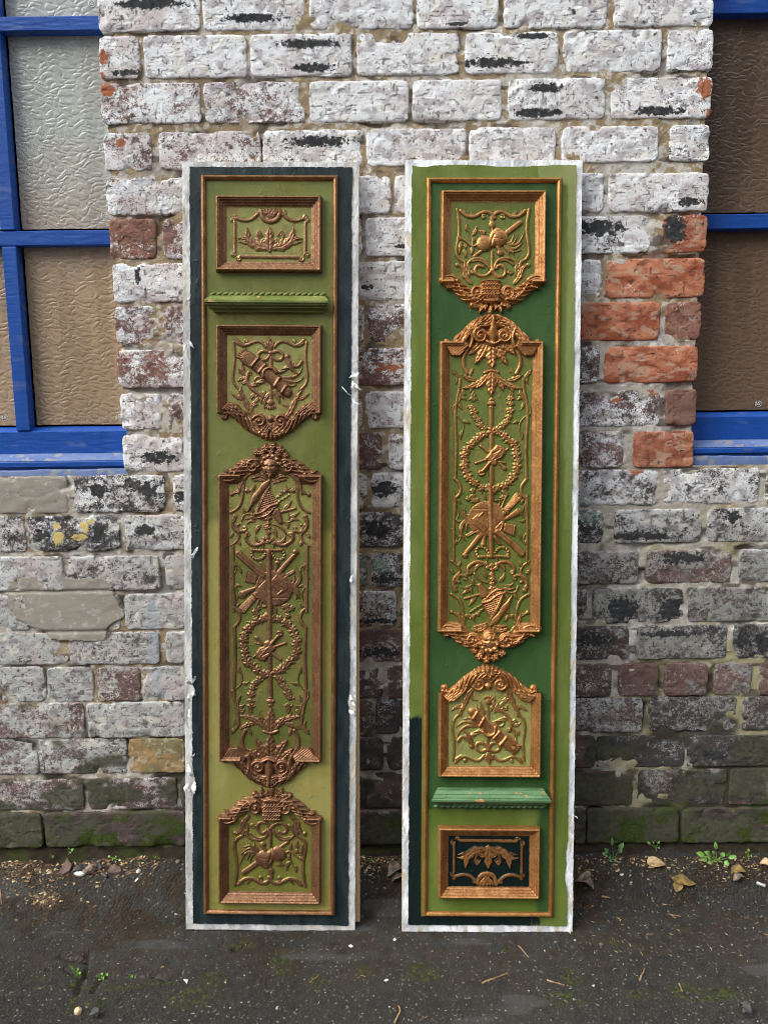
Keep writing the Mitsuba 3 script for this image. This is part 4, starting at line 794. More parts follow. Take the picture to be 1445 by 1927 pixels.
cv.leaf([(915, 1665), (990, 1600), (1010, 1500), (960, 1420)], 50, 3.6, 1); cv.leaf([(900, 1650), (945, 1590), (950, 1510)], 34, 3.2, 1); cv.leaf([(860, 1560), (900, 1560), (910, 1620)], 34, 3.2, 1); cv.leaf([(900, 1660), (970, 1670), (1000, 1770)], 44, 3.2, 1); cv.leaf([(880, 1680), (960, 1700), (975, 1780)], 34, 3, 1); cv.spiral((870, 1590), 28, 1, 0, 1)
cv.leaf([(740, 1850), (750, 1890), (760, 1940)], 24, 2.6, 1)
cv.bar([(675, 1265), (682, 1500), (690, 1985)], 26, 5.6)
emit('plaque_002__music_trophy', 'gilt', cv, label='round tambour, music book and crossed instruments')
cv = Canvas(C3, (300, 60), (945, 1180), .0007)
WR = [(615, 212, 54), (545, 232, 34), (490, 245, 38), (440, 285, 34), (402, 332, 42), (372, 385, 34), (364, 435, 42), (360, 490, 34), (372, 545, 40), (378, 600, 36), (402, 655, 44), (450, 685, 36), (490, 725, 40), (545, 760, 36), (612, 768, 46), (680, 748, 36), (730, 722, 42), (775, 685, 36),
      (818, 642, 40), (862, 595, 36), (882, 545, 42), (870, 490, 34), (882, 440, 42), (862, 385, 34), (840, 335, 40), (800, 290, 34), (765, 270, 38), (710, 230, 34), (580, 205, 30), (650, 235, 30)]
for i, (x, y, r) in enumerate(WR):
    th = math.atan2(y - 490, x - 618)
    cv.flower((x, y), r * 1.12, 4.0 if i % 2 == 0 else 3.5, 5, i * 1.3)
    for sg, k in ((1, 1.0), (-1, .85)):
        o = 52 * sg; cv.leaf([(x, y), (x + math.cos(th) * o * .6 + math.sin(th) * 14, y + math.sin(th) * o * .6), (x + math.cos(th) * o + math.sin(th) * 26 * k, y + math.sin(th) * o - math.cos(th) * 26 * k)], 26, 1.7, 1, veins=False)
for x, y, r in ((560, 790, 34), (510, 825, 38), (470, 860, 34), (450, 905, 36), (435, 965, 42), (430, 1030, 30), (432, 1080, 34), (690, 800, 34), (725, 835, 38), (748, 880, 34), (790, 955, 44), (775, 910, 30), (812, 1000, 30)):
    cv.flower((x, y), r, 3.4, 5, x); cv.leaf([(x, y), (x + 25, y + 10), (x + 45, y - 8)], 26, 2.2, 1); cv.leaf([(x, y), (x - 25, y + 4), (x - 42, y - 12)], 26, 2.2, 1)
cv.leaf([(430, 1070), (425, 1110), (445, 1150)], 54, 2.8, 2); cv.leaf([(795, 1050), (795, 1100), (800, 1155)], 60, 2.8, 2); cv.leaf([(795, 1080), (765, 1080), (745, 1070)], 30, 2.6, 1); cv.leaf([(795, 1080), (820, 1085), (838, 1065)], 30, 2.6, 1)
for x, y in ((790, 105), (835, 125), (760, 110), (792, 150), (795, 200), (500, 130), (470, 160), (490, 190)): cv.flower((x, y), 30, 3, 5, x)
emit('plaque_002__flower_wreath', 'gilt', cv)
cv = Canvas(C3, (440, -10), (790, 1130), .0007)
cv.bar([(612, -5), (612, 300), (616, 600), (622, 985)], 22, 3.2)
cv.poly([(475, 560), (520, 500), (555, 495), (560, 450), (600, 432), (640, 450), (655, 490), (680, 520), (640, 565), (625, 600), (600, 610), (570, 648), (520, 640), (480, 610)], 4.8, 16); cv.bar([(520, 600), (650, 450), (705, 385)], 18, 5.6); cv.dome((712, 372), 32, 5.4); cv.cut([(700, 372), (722, 372)], 12, 3.5)
cv.bar([(490, 415), (540, 480)], 16, 3.2, 12); cv.dome((490, 418), 28, 3.6, 20, .8); cv.bar([(480, 465), (530, 480)], 10, 3); cv.bar([(670, 500), (765, 468)], 14, 3); cv.bar([(640, 570), (720, 630)], 15, 3.2); cv.bar([(455, 605), (490, 580)], 11, 3)
cv.cut([(530, 530), (640, 480)], 5, 1); cv.cut([(540, 590), (600, 560)], 7, 1.4)
cv.dome((622, 1000), 24, 4, 14); cv.dome((620, 1035), 34, 4.4, 24); cv.fan((620, 1110), 95, 242, 298, 5, 4); cv.dome((620, 1072), 26, 4, 14)
emit('plaque_002__violin_staff', 'gilt', cv, label='small violin hung on the central staff')
cv = Canvas(C3, (225, -10), (1015, 1370), .0007)
cv.bar([(268, -5), (270, 125)], 17, 2.6, sym=True); cv.bar([(262, 120), (312, 165), (322, 225), (268, 312)], 16, 2.8, sym=True); cv.bar([(272, 320), (276, 700), (278, 1040), (305, 1170), (312, 1260)], 16, 2.6, sym=True)
cv.bar([(290, 912), (340, 850), (342, 780), (322, 715)], 8, 2.2, sym=True); cv.leaf([(335, 770), (320, 730), (322, 690)], 34, 2.6, 1, sym=True); cv.leaf([(340, 860), (380, 860), (415, 842)], 36, 2.6, 1, sym=True)
cv.bar([(245, 930), (255, 1010), (300, 1050), (315, 1110)], 9, 2.4, sym=True); cv.leaf([(300, 1050), (315, 1010), (335, 970)], 38, 2.6, 1, sym=True); cv.leaf([(315, 1110), (345, 1085), (372, 1065)], 40, 2.6, 1, sym=True); cv.leaf([(310, 1140), (350, 1120), (375, 1125)], 34, 2.6, 1, sym=True)
cv.leaf([(305, 1270), (270, 1310), (238, 1355)], 46, 3, 2, sym=True); cv.leaf([(270, 1290), (280, 1250), (265, 1212)], 30, 2.6, 1, sym=True)
emit('plaque_002__side_rails', 'gilt', cv)
cv = Canvas(C3, (225, 1090), (1015, 1620), .0007)
cv.leaf([(620, 1345), (622, 1250), (628, 1110)], 112, 5, 4); cv.leaf([(590, 1320), (550, 1260), (508, 1160)], 76, 4.4, 3); cv.leaf([(650, 1320), (700, 1250), (765, 1185)], 76, 4.4, 3); cv.bar([(560, 1330), (620, 1345), (690, 1325)], 16, 4.6); cv.spiral((575, 1330), 22, 1, 0, 1, sym=True)
cv.leaf([(570, 1300), (480, 1220), (400, 1190), (325, 1175)], 62, 3.8, 4, sym=True); cv.leaf([(470, 1250), (400, 1265), (325, 1305)], 56, 3.4, 3, sym=True); cv.leaf([(440, 1220), (420, 1170), (410, 1140)], 40, 3, 2, sym=True); cv.leaf([(360, 1190), (340, 1150), (365, 1125)], 36, 3, 2, sym=True); cv.leaf([(400, 1290), (420, 1330), (438, 1370)], 38, 3, 2, sym=True)
cv.bar([(380, 1320), (345, 1400), (352, 1480), (400, 1560)], 19, 3.4, sym=True)
emit('plaque_002__acanthus_crown', 'gilt', cv)
cv = Canvas(C3, (110, 1350), (1135, 1880), .0008)
for t, w, h in (([(620, 1620), (620, 1500), (620, 1365)], 130, 7), ([(585, 1620), (540, 1520), (478, 1402)], 100, 6.4), ([(660, 1620), (710, 1520), (782, 1415)], 100, 6.4), ([(540, 1620), (470, 1560), (398, 1498)], 84, 6), ([(705, 1620), (770, 1560), (838, 1500)], 84, 6)): cv.leaf(t, w, h, 4)
cv.twist([(300, 1630), (370, 1680), (440, 1745), (520, 1800), (600, 1838)], 46, 11, 60, 3.4, .30, sym=True, mid=56, r1=42)
cv.poly([(150, 1585), (222, 1478), (306, 1474), (405, 1570), (350, 1660), (250, 1622), (190, 1618)], 10.5, 10, sym=True, tex=lambda X, Y: .90 + .10 * np.cos(2 * np.pi * 230 * ((UC - np.abs(X - UC)) * .62 + Y * .78)))
cv.leaf([(430, 1790), (400, 1700), (350, 1630), (318, 1600)], 52, 13, 3, sym=True); cv.leaf([(380, 1720), (330, 1650), (260, 1610), (215, 1612)], 34, 11.5, 2, sym=True); cv.spiral((180, 1618), 24, 1, 4, 1, 8, 7, sym=True)
cv.bar([(405, 1560), (425, 1640), (400, 1730)], 20, 11.5, sym=True)
cv.spiral((505, 1672), 78, 1.7, 1.8, 1, 19, 12.5, sym=True); cv.leaf([(450, 1740), (520, 1770), (590, 1780), (600, 1850)], 66, 12, 2, sym=True); cv.leaf([(430, 1690), (460, 1760), (530, 1810)], 50, 12, 2, sym=True)
cv.leaf([(612, 1600), (612, 1720), (612, 1850)], 92, 13.5, 1, veins=False); cv.bar([(550, 1618), (610, 1592), (670, 1618)], 20, 11); 
for a in range(6): cv.dome((560 + a * 20, 1612 - 14 * math.sin(math.pi * a / 5)), 14, 12.5)
cv.fan((612, 1760), 100, 30, 150, 6, 9)
emit('plaque_002__cartouche', 'bronze', cv, BASE_FIELD, rough=.0005, label='palmette cartouche with two volutes')

# --- the plaque with a lute under a basket
b0 = rect_of([(413, 1534), (605, 1534), (604, 1695), (413, 1695)])
bi = LP(C4, [(405, 400)])[0][0]
frame('plaque_003__frame', b0, FW, BASE_FIELD, mask=lambda X, Y: (Y < LP(C4, [(400, 402)])[0][1]) | (np.abs(X - UC) > UC - bi), sides='lrtb')
cv = Canvas(C4, (290, 75), (1115, 500), .0008)
cv.twist([(345, 318), (420, 285), (490, 232), (570, 198), (640, 212)], 32, 11, 64, 3.4, .30, sym=True, mid=50, r1=40); cv.flat([(312, 326), (370, 345), (420, 328)], 23, 9.5, sym=True)
cv.leaf([(420, 280), (380, 275), (345, 262)], 30, 12, 2, sym=True); cv.leaf([(560, 200), (490, 228), (430, 300)], 32, 13, 3, sym=True); cv.leaf([(600, 182), (530, 192), (470, 240)], 30, 13, 3, sym=True)
cv.spiral((585, 240), 58, 1.4, 4.8, -1, 15, 12.5, sym=True)
cv.poly([(632, 165), (700, 150), (782, 165), (770, 200), (645, 200)], 12.5, 14)
cv.poly([(645, 195), (772, 195), (785, 250), (790, 300), (760, 325), (660, 325), (632, 300), (640, 250)], 11.5, 10, tex=lambda X, Y: .86 + .14 * np.sign(np.cos(2 * np.pi * X * 165) * np.cos(2 * np.pi * Y * 165)))
for y in (222, 258, 292, 322): cv.bar([(642, y), (710, y + 4), (780, y)], 6, 12.3)
for x, y, r in ((575, 135, 22), (850, 150, 22), (715, 98, 20)): cv.dome((x, y), r, 8)
for t in ([(660, 150), (640, 130), (632, 90)], [(700, 150), (712, 120), (716, 82)], [(750, 150), (780, 125), (795, 92)], [(640, 160), (605, 145), (575, 150)], [(770, 160), (820, 140), (860, 165)], [(690, 160), (670, 130), (680, 110)], [(730, 150), (755, 130), (750, 108)]): cv.leaf(t, 36, 9, 2)
emit('plaque_003__cresting', 'bronze', cv, BASE_FIELD, rough=.0005, label='arched cresting of scrolls round a woven basket')
cv = Canvas(C4, (400, 300), (1010, 870), .0007)
cv.leaf([(540, 300), (490, 360), (465, 420), (430, 445)], 46, 3.6, 3, sym=True); cv.leaf([(500, 380), (490, 430), (485, 470)], 36, 3.2, 3, sym=True); cv.dome((428, 440), 17, 3.2, sym=True); cv.leaf([(510, 350), (520, 420), (500, 460)], 28, 3, 2, sym=True)
cv.bar([(480, 462), (438, 490), (436, 640), (425, 845)], 13, 2.6, sym=True)
cv.bar([(455, 835), (495, 800), (560, 795), (620, 825), (665, 825), (705, 785)], 15, 3, sym=True); cv.spiral((470, 820), 20, 1, 1, -1, sym=True); cv.spiral((625, 790), 20, 1.1, 1, 1, sym=True); cv.leaf([(560, 800), (530, 815), (515, 835)], 26, 2.6, 1, sym=True); cv.leaf([(690, 820), (660, 830), (640, 840)], 26, 3, 1, sym=True)
emit('plaque_003__scroll_border', 'gilt', cv)
cv = Canvas(C4, (440, 330), (990, 800), .0007)
cv.bar([(700, 390), (702, 540)], 11, 3); cv.bar([(700, 660), (706, 760)], 9, 3)
cv.bar([(700, 405), (660, 360), (610, 365), (600, 400), (640, 440), (670, 420)], 13, 3.2); cv.bar([(700, 405), (740, 370), (790, 365), (828, 395), (815, 435), (770, 430)], 13, 3.2); cv.dome((700, 402), 18, 4.4)
cv.bar([(510, 420), (530, 470), (590, 492), (660, 470), (685, 420)], 12, 2.8); cv.bar([(540, 440), (600, 475), (650, 470)], 8, 2.6); cv.bar([(720, 420), (760, 475), (830, 490), (880, 460), (892, 410)], 12, 2.8); cv.bar([(740, 440), (800, 475), (850, 470)], 8, 2.6); cv.spiral((560, 385), 22, 1, 0, 1); cv.spiral((848, 390), 22, 1, 3, -1)
cv.bar([(492, 748), (600, 670)], 21, 3.4); cv.bar([(770, 555), (835, 508)], 13, 3)
cv.dome((655, 640), 66, 6.5, 62, .5); cv.dome((760, 600), 58, 7, 56, .3); cv.dome((710, 610), 46, 6.6, 40); cv.dome((660, 690), 30, 5, 24); cv.cut([(715, 560), (705, 620), (690, 660)], 8, 1.8); cv.cut([(620, 625), (700, 640)], 5, .9)
cv.dome((640, 530), 24, 4); cv.bar([(640, 540), (660, 575)], 14, 3.6); cv.spiral((640, 525), 22, 1, 0, 1)
for t in ([(615, 590), (560, 540), (480, 550)], [(612, 590), (540, 560), (468, 610)], [(612, 600), (520, 590), (462, 690)], [(610, 605), (555, 590), (518, 650)], [(610, 605), (575, 600), (540, 672)], [(615, 580), (580, 540), (575, 510)], [(612, 585), (560, 545), (535, 510)]): cv.leaf(t, 24, 3, 1)
cv.bar([(805, 605), (850, 580), (900, 620), (950, 640)], 9, 2.6); cv.bar([(850, 590), (855, 650), (890, 710)], 8, 2.4)
for t in ([(850, 580), (855, 550), (862, 520)], [(915, 560), (905, 530), (905, 500)], [(930, 620), (945, 580), (950, 525)], [(910, 600), (905, 580), (910, 560)], [(920, 630), (940, 640), (958, 665)], [(850, 610), (845, 640), (850, 650)], [(850, 660), (830, 690), (825, 730)], [(885, 690), (895, 715), (895, 745)]): cv.leaf(t, 32, 3, 1)
cv.fan((778, 640), 60, 60, 120, 5, 3.6); cv.dome((706, 735), 22, 3.8, 30); cv.leaf([(706, 740), (708, 770), (712, 800)], 30, 3.4, 1)
emit('plaque_003__lute_trophy', 'gilt', cv)

# --- ledge between the two upper plaques, the long bead, and the flat papers
def ledge():
    a = LP(C0, [(391, 552), (620, 590)]); u0, u1, v0, v1 = a[0, 0], a[1, 0], a[1, 1], a[0, 1]
    h = v1 - v0
    prof = np.array([(0, 1.0), (5, 1.0), (9, .86), (16, .80), (19, .72), (26, .62), (31, .50), (31, .40), (27, .37), (27, .31), (24, .27), (20, .24), (20, .18), (13, .13), (10, .08), (10, .02), (6, 0), (0, 0)])
    n = len(prof); w, t = prof[:, 0] * 1e-3, v0 + prof[:, 1] * h
    ins = (0.031 - w) * .55
    xs = np.linspace(0, 1, 60)
    v = []
    for x in xs:
        uu = u0 + ins + (u1 - u0 - 2 * ins) * x
        wob = (meshkit.fbm(np.c_[uu * 40, t * 60, w * 0], 2, 3) - .5) * .0015
        v.append(np.c_[uu, t, BASE_FIELD - .001 + w + wob * (w > .001)])
    v = np.vstack(v); f = []
    for i in range(len(xs) - 1):
        for j in range(n - 1): a_, b_ = i * n + j, (i + 1) * n + j; f += [[a_, a_ + 1, b_ + 1], [a_, b_ + 1, b_]]
    tri = trimesh.creation.triangulate_polygon(Polygon(prof + [[0, 0]]), engine='earcut') if 0 else None
    c0, c1 = len(v), len(v) + 1
    v = np.vstack([v, [u0 + .004, v0 + h * .5, BASE_FIELD + .008], [u1 - .004, v0 + h * .5, BASE_FIELD + .008]])
    for j in range(n - 1): f += [[c0, j + 1, j], [c1, (len(xs) - 1) * n + j, (len(xs) - 1) * n + j + 1]]
    m = tm(v, f); m.fix_normals(); emit_mesh('ledge', 'ledge', m, 25)
    bs = []
    for k in range(19):
        x = u0 + .014 + (u1 - u0 - .028) * k / 18
        b = trimesh.creation.icosphere(2, 1.0); b.apply_scale([.0085, .0038, .0045]); b.apply_transform(trimesh.transformations.rotation_matrix(.38, [0, 0, 1])); b.apply_translation([x, v1 - .0035, BASE_FIELD + .0075]); bs.append(b)
    emit_mesh('ledge__rope_bead', 'ledge', cat(bs), True)
ledge()
mo = rect_of([(375.5, 331), (637, 331), (632, 1719), (385, 1719)]); mo = (mo[0] + .004, mo[1], mo[2] - .0015, mo[3])
def bead_frame():
    w = 9.5 * MPP; u0, v0, u1, v1 = mo
    prof = [(0, 0), (.02, .0035), (.18, .0062), (.4, .0078), (.62, .0074), (.85, .0052), (.97, .0030), (1, 0)]
    v, f = [], []
    n = len(prof)
    def side(a, b, inn, k):
        a, b = np.array(a), np.array(b); m = max(4, int(np.linalg.norm(b - a) / .006)); d = (b - a) / np.linalg.norm(b - a); L_ = np.linalg.norm(b - a); base = len(v)
        for i in range(m + 1):
            for (s, h) in prof:
                x = s * w; l = x + (L_ - 2 * x) * i / m
                p = a + d * l + np.array(inn) * x
                e = (meshkit.fbm(np.array([[p[0] * 35 + k, p[1] * 35, h * 90]]), 3, 2)[0] - .5)
                v.append([p[0] + e * .0012 * (h > 0), p[1], BASE_FIELD - .0008 + h * (1 + .35 * e)])
        for i in range(m):
            for j in range(n - 1): q, r = base + i * n + j, base + (i + 1) * n + j; f.extend([[q, r, r + 1], [q, r + 1, q + 1]])
    side((u0, v0), (u1, v0), (0, 1), 0); side((u1, v0), (u1, v1), (-1, 0), 5); side((u1, v1), (u0, v1), (0, -1), 9); side((u0, v1), (u0, v0), (1, 0), 13)
    emit_mesh('moulding', 'moulding', tm(v, f), 35)
bead_frame()
def sheet(poly, z0, z1):
    m = trimesh.creation.extrude_polygon(poly, z1 - z0, engine='earcut'); m.apply_translation([0, 0, z0]); return m
emit_mesh('field', 'field', sheet(sbox(mo[0] + .003, mo[1] + .003, mo[2] - .003, mo[3] - .003), .0005, BASE_FIELD), False)
def arch(top, bottom, rc, spring):
    return Polygon(top)
e_ = .004
emit_mesh('plaque', 'plaque', sheet(sbox(p1[0] + e_, p1[1] + e_, p1[2] - e_, p1[3] - e_), BASE_FIELD - .0015, BASE_PLAQUE), False)
def curved(r, up, dn, cu, cd):
    u0, v0, u1, v1 = r; pts = []
    x = np.linspace(u0 + e_, u1 - e_, 40); k = np.clip(1 - ((x - UC) / (W * .22)) ** 2, 0, 1)
    return Polygon(np.r_[np.c_[x, v0 + e_ - dn * k * 1.0], np.c_[x, v1 - e_ + up * k][::-1]])
emit_mesh('plaque_001', 'plaque', sheet(curved(q0, 0, .028, 0, 0), BASE_FIELD - .0015, BASE_PLAQUE), False)
emit_mesh('plaque_002', 'plaque', sheet(curved(g0, .036, .024, 0, 0), BASE_FIELD - .0015, BASE_PLAQUE), False)
emit_mesh('plaque_003', 'plaque', sheet(curved(b0, .030, 0, 0, 0), BASE_FIELD - .0015, BASE_PLAQUE), False)

# ------------------------------------------------------------------ paint of the panels (uv: metres on the mould; on the ornaments uv.x is the height in millimetres)
def lv(P, X, Y): return float(local(P, np.array([float(X)]), np.array([float(Y)]))[0, 1])
def lu(P, X, Y): return float(local(P, np.array([float(X)]), np.array([float(Y)]))[0, 0])
def brush(uv, k=1.0): return fbm(uv.x * 420 * k, uv.y * 28, 1.0, 3)
def coat(c, uv, amt=.22): return C(*c) * (1 - amt * .5 + amt * brush(uv)) * (1 + .30 * (fbm(uv.x * 9, uv.y * 9, 5., 3) - .5))
def edge(x, at, uv, w=.004, wob=.012): return smoothstep(at - w, at + w, x + wob * (fbm(uv.x * 120, uv.y * 60, 3., 3) - .5) + wob * (fbm(uv.x * 18, uv.y * 18, 8., 2) - .5))
YB1, YB1r = lv(PL, 400, 980), lv(PL, 620, 1003)
def field_l(p, n, uv):
    b = edge(uv.y, YB1 + (YB1r - YB1) * smoothstep(0., W, uv.x), uv, .013)
    light = mix((0.228, 0.212, 0.056), (0.275, 0.252, 0.080), smoothstep(.35, .65, fbm(uv.x * 14, uv.y * 5, 2., 3)))
    dark = mix((0.118, 0.134, 0.032), (0.152, 0.163, 0.047), smoothstep(.35, .65, fbm(uv.x * 12, uv.y * 6, 7., 3)))
    c = mix(light, dark, b)
    c = mix(c, c * C(1.18, 1.0, .8), smoothstep(.5, .7, fbm(uv.x * 22, uv.y * 14, 12., 3)) * .5)
    return c * (.95 + .1 * brush(uv)) * (.93 + .14 * fbm(uv.x * 60, uv.y * 45, 2., 3))
YL1, YL2, YP4 = lv(PL, 500, 1035), lv(PL, 500, 1330), lv(PL, 500, 1475)
YP1 = lv(PL, 500, 830)
def plaque_col_l(v, uv):
    c = mix((0.150, 0.145, 0.030), (0.105, 0.112, 0.026), edge(v, YP4, uv, .002, 0.))          # bottom plaque / long plaque low
    c = mix(c, (0.128, 0.132, 0.033), edge(v, YL2, uv, .03))
    c = mix(c, (0.220, 0.205, 0.060), edge(v, YL1, uv, .012, .03))
    return mix(c, (0.245, 0.235, 0.075), edge(v, YP1, uv, .002, 0.))
def rubbed(c, uv, col, k): return mix(c, col, smoothstep(.52, .70, fbm(uv.x * 55, uv.y * 40, 17., 3)) * k)
def plaque_l(p, n, uv): return rubbed(plaque_col_l(uv.y, uv), uv, (.20, .125, .045), .45) * (.95 + .1 * brush(uv)) * (1 + .3 * (fbm(uv.x * 30, uv.y * 30, 5., 3) - .5))
def border_l(p, n, uv): return mix((0.010, 0.018, 0.020), (0.027, 0.038, 0.040), smoothstep(.3, .75, .4 * brush(uv) + .6 * fbm(uv.x * 50, uv.y * 22, 1., 3)))
# right panel: boundaries read in its own upright frame, then turned over
def rv(X, Y): return H - lv(PR, X, Y)
def ru(X, Y): return W - lu(PR, X, Y)
VB, UB, VF, UF, VR = rv(780, 1348), ru(1010, 1745), rv(900, 1528), ru(1012, 1600), rv(1085, 700)
UTOP, VBOT = ru(1012, 320), rv(900, 1728)
def border_r(p, n, uv):
    green = mix((0.104, 0.140, 0.024), (0.142, 0.178, 0.040), smoothstep(.3, .7, brush(uv) * .3 + .7 * fbm(uv.x * 22, uv.y * 9, 2., 3)))
    lime = mix((0.195, 0.222, 0.075), (0.28, 0.298, 0.122), smoothstep(.3, .7, fbm(uv.x * 16, uv.y * 4, 4., 3)))
    right = 1 - edge(uv.x, .030, uv, .004, .006)
    c = mix(green, lime, dr.maximum(right * (1 - edge(uv.y, VR + .25, uv, .2)) , (1 - edge(uv.x, UTOP, uv, .004, .01)) * (1 - edge(uv.y, .05, uv, .004, .01))))
    blk = mix((0.004, 0.010, 0.009), (0.010, 0.020, 0.018), brush(uv))
    left = edge(uv.x, W - .042, uv, .001, 0.) * edge(uv.y, VB, uv, .004, .016)
    bot = edge(uv.y, H - .036, uv, .001, 0.) * edge(uv.x, UB, uv, .006, .03)
    return mix(c, blk, dr.maximum(left, bot))
def field_r(p, n, uv):
    dark = mix((0.028, 0.070, 0.018), (0.044, 0.094, 0.028), smoothstep(.3, .7, fbm(uv.x * 18, uv.y * 9, 2., 3) * .8 + .2 * brush(uv)))
    olive = mix((0.103, 0.148, 0.024), (0.148, 0.192, 0.042), smoothstep(.3, .7, fbm(uv.x * 14, uv.y * 8, 6., 3)))
    m = edge(uv.y, VF, uv, .005, .01) * edge(uv.x, UF, uv, .010, .02)
    return mix(dark, olive, m)
VQ0, VQ1, VS = rv(900, 1250), rv(900, 1470), rv(900, 1540)
def plaque_col_r(v, uv):
    c = mix((0.128, 0.152, 0.036), (0.110, 0.134, 0.027), edge(v, rv(900, 900), uv, .08))
    c = mix(c, (0.27, 0.27, 0.085), edge(v, VQ0, uv, .002, 0.))
    return mix(c, (0.004, 0.011, 0.010), edge(v, VS, uv, .002, 0.))
def plaque_r(p, n, uv): return rubbed(plaque_col_r(uv.y, uv), uv, (.24, .15, .045), .32 * (1 - edge(uv.y, VS, uv, .002, 0.))) * (.95 + .1 * brush(uv)) * (1 + .3 * (fbm(uv.x * 30, uv.y * 30, 5., 3) - .5))
def bump_paint(p, n, uv): return .0003 * fbm(p.x * 500, p.z * 45, p.y * 45, 2) + .0007 * fbm(p.x * 60, p.z * 60, p.y * 60, 2) + .0008 * smoothstep(.82, .95, noise(p.x * 210, p.z * 210, 3.))
def paint(fn, rough=.46, spec=.20):
    return {'type': 'bumpmap', 'arbitrary': proc(bump_paint, 6e-4), 'scale': 1.0, 'bsdf': {'type': 'principled', 'base_color': proc(fn), 'roughness': rough, 'specular': spec}}
# height of a point in the mould's own frame, from its place in the world
def vm(P, flip):
    o, V = [float(x) for x in P['o']], [float(x) for x in P['V']]
    def f(p):
        t = (p.x - o[0]) * V[0] + (p.y - o[1]) * V[1] + (p.z - o[2]) * V[2]
        return H - t if flip else t
    return f
vml, vmr = vm(PL, 0), vm(PR, 1)
def bronze(lo, hi):
    def fn(p, n, uv):
        a = fbm(p.x * 70, p.z * 40, p.y * 70, 3); b = fbm(p.x * 420, p.z * 420, p.y * 300, 2)
        c = mix(lo, hi, smoothstep(.25, .75, .55 * a + .45 * b))
        c = mix(c, C(*hi) * 1.45, smoothstep(13.6, 15.4, uv.x + 2.4 * (b - .5)) * .55)          # rubbed gold and a painted highlight where it stands proudest
        return mix(c, C(*hi) * 1.4, smoothstep(.70, .84, b) * .35)
    return fn
def gilt(lo, hi, ground_fn, vmf, h0=.8, h1=2.5):
    br = bronze(lo, hi)
    def fn(p, n, uv):
        k = smoothstep(h0, h1, uv.x + 1.3 * (fbm(p.x * 300, p.z * 300, p.y * 200, 3) - .5))
        return mix(ground_fn(vmf(p), mi.Point2f(p.x, p.z)) * 1.05, br(p, n, uv), k)
    return fn
def bump_metal(p, n, uv): return .0004 * fbm(p.x * 240, p.z * 240, p.y * 240, 3)
def metal(fn, rough=.36, m=.62):
    return {'type': 'twosided', 'bsdf': {'type': 'bumpmap', 'arbitrary': proc(bump_metal, 5e-4), 'scale': 1.0, 'bsdf': {'type': 'principled', 'base_color': proc(fn), 'roughness': rough, 'metallic': m, 'specular': .3}}}
def primer(a, b, tan):
    def fn(p, n, uv):
        k = fbm(p.x * 50, p.z * 16, 3., 3)
        c = mix(a, b, smoothstep(.35, .65, k))
        c = mix(c, (0.50, 0.38, 0.20), smoothstep(.60, .70, fbm(p.x * 60, p.z * 16, 6., 3)) * tan)
        return mix(c, C(*a) * .6, smoothstep(.64, .76, fbm(p.x * 160, p.z * 70, 4., 3)) * .5)
    return {'type': 'bumpmap', 'arbitrary': proc(lambda p, n, uv: .002 * fbm(p.x * 200, p.z * 90, 2., 3), 6e-4), 'scale': 1.0, 'bsdf': {'type': 'principled', 'base_color': proc(fn), 'roughness': .7}}
LLO, LHI, RLO, RHI = (0.150, 0.070, 0.037), (0.285, 0.145, 0.074), (0.28, 0.112, 0.034), (0.49, 0.238, 0.088)
def ledge_r(p, n, uv):
    c = mix((0.070, 0.140, 0.062), (0.125, 0.215, 0.110), smoothstep(.3, .7, fbm(p.x * 14, p.z * 160, p.y * 60, 3)))
    return mix(c, (0.50, 0.25, 0.10), smoothstep(.66, .72, fbm(p.x * 45, p.z * 110, p.y * 60, 3)))
def ledge_l(p, n, uv):
    c = mix((0.108, 0.135, 0.030), (0.175, 0.195, 0.058), smoothstep(.3, .7, fbm(p.x * 20, p.z * 160, p.y * 60, 3)))
    return mix(c, (0.42, 0.26, 0.10), smoothstep(.74, .80, fbm(p.x * 50, p.z * 110, p.y * 60, 3)))
SLOT = {
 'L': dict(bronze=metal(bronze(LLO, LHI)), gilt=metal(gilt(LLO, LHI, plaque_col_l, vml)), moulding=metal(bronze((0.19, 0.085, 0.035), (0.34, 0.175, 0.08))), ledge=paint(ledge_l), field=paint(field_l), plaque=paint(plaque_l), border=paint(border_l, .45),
           edge=primer((0.40, 0.40, 0.39), (0.62, 0.62, 0.61), .3)),
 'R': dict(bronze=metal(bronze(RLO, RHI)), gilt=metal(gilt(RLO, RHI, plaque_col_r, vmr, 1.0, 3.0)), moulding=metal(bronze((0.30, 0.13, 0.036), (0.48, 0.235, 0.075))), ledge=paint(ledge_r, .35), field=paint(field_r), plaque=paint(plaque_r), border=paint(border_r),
           edge=primer((0.54, 0.55, 0.57), (0.84, 0.85, 0.86), .6))}
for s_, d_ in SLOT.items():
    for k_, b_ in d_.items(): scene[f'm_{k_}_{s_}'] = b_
scene['m_fibreboard'] = {'type': 'principled', 'base_color': proc(lambda p, n, uv: mix((0.42, 0.29, 0.16), (0.56, 0.41, 0.25), fbm(p.x * 200, p.z * 200, p.y * 200, 3))), 'roughness': .8}
scene['m_paper'] = {'type': 'twosided', 'bsdf': {'type': 'principled', 'base_color': proc(lambda p, n, uv: mix((0.60, 0.60, 0.59), (0.78, 0.78, 0.77), fbm(p.x * 200, p.z * 200, p.y * 200, 3))), 'roughness': .8}}

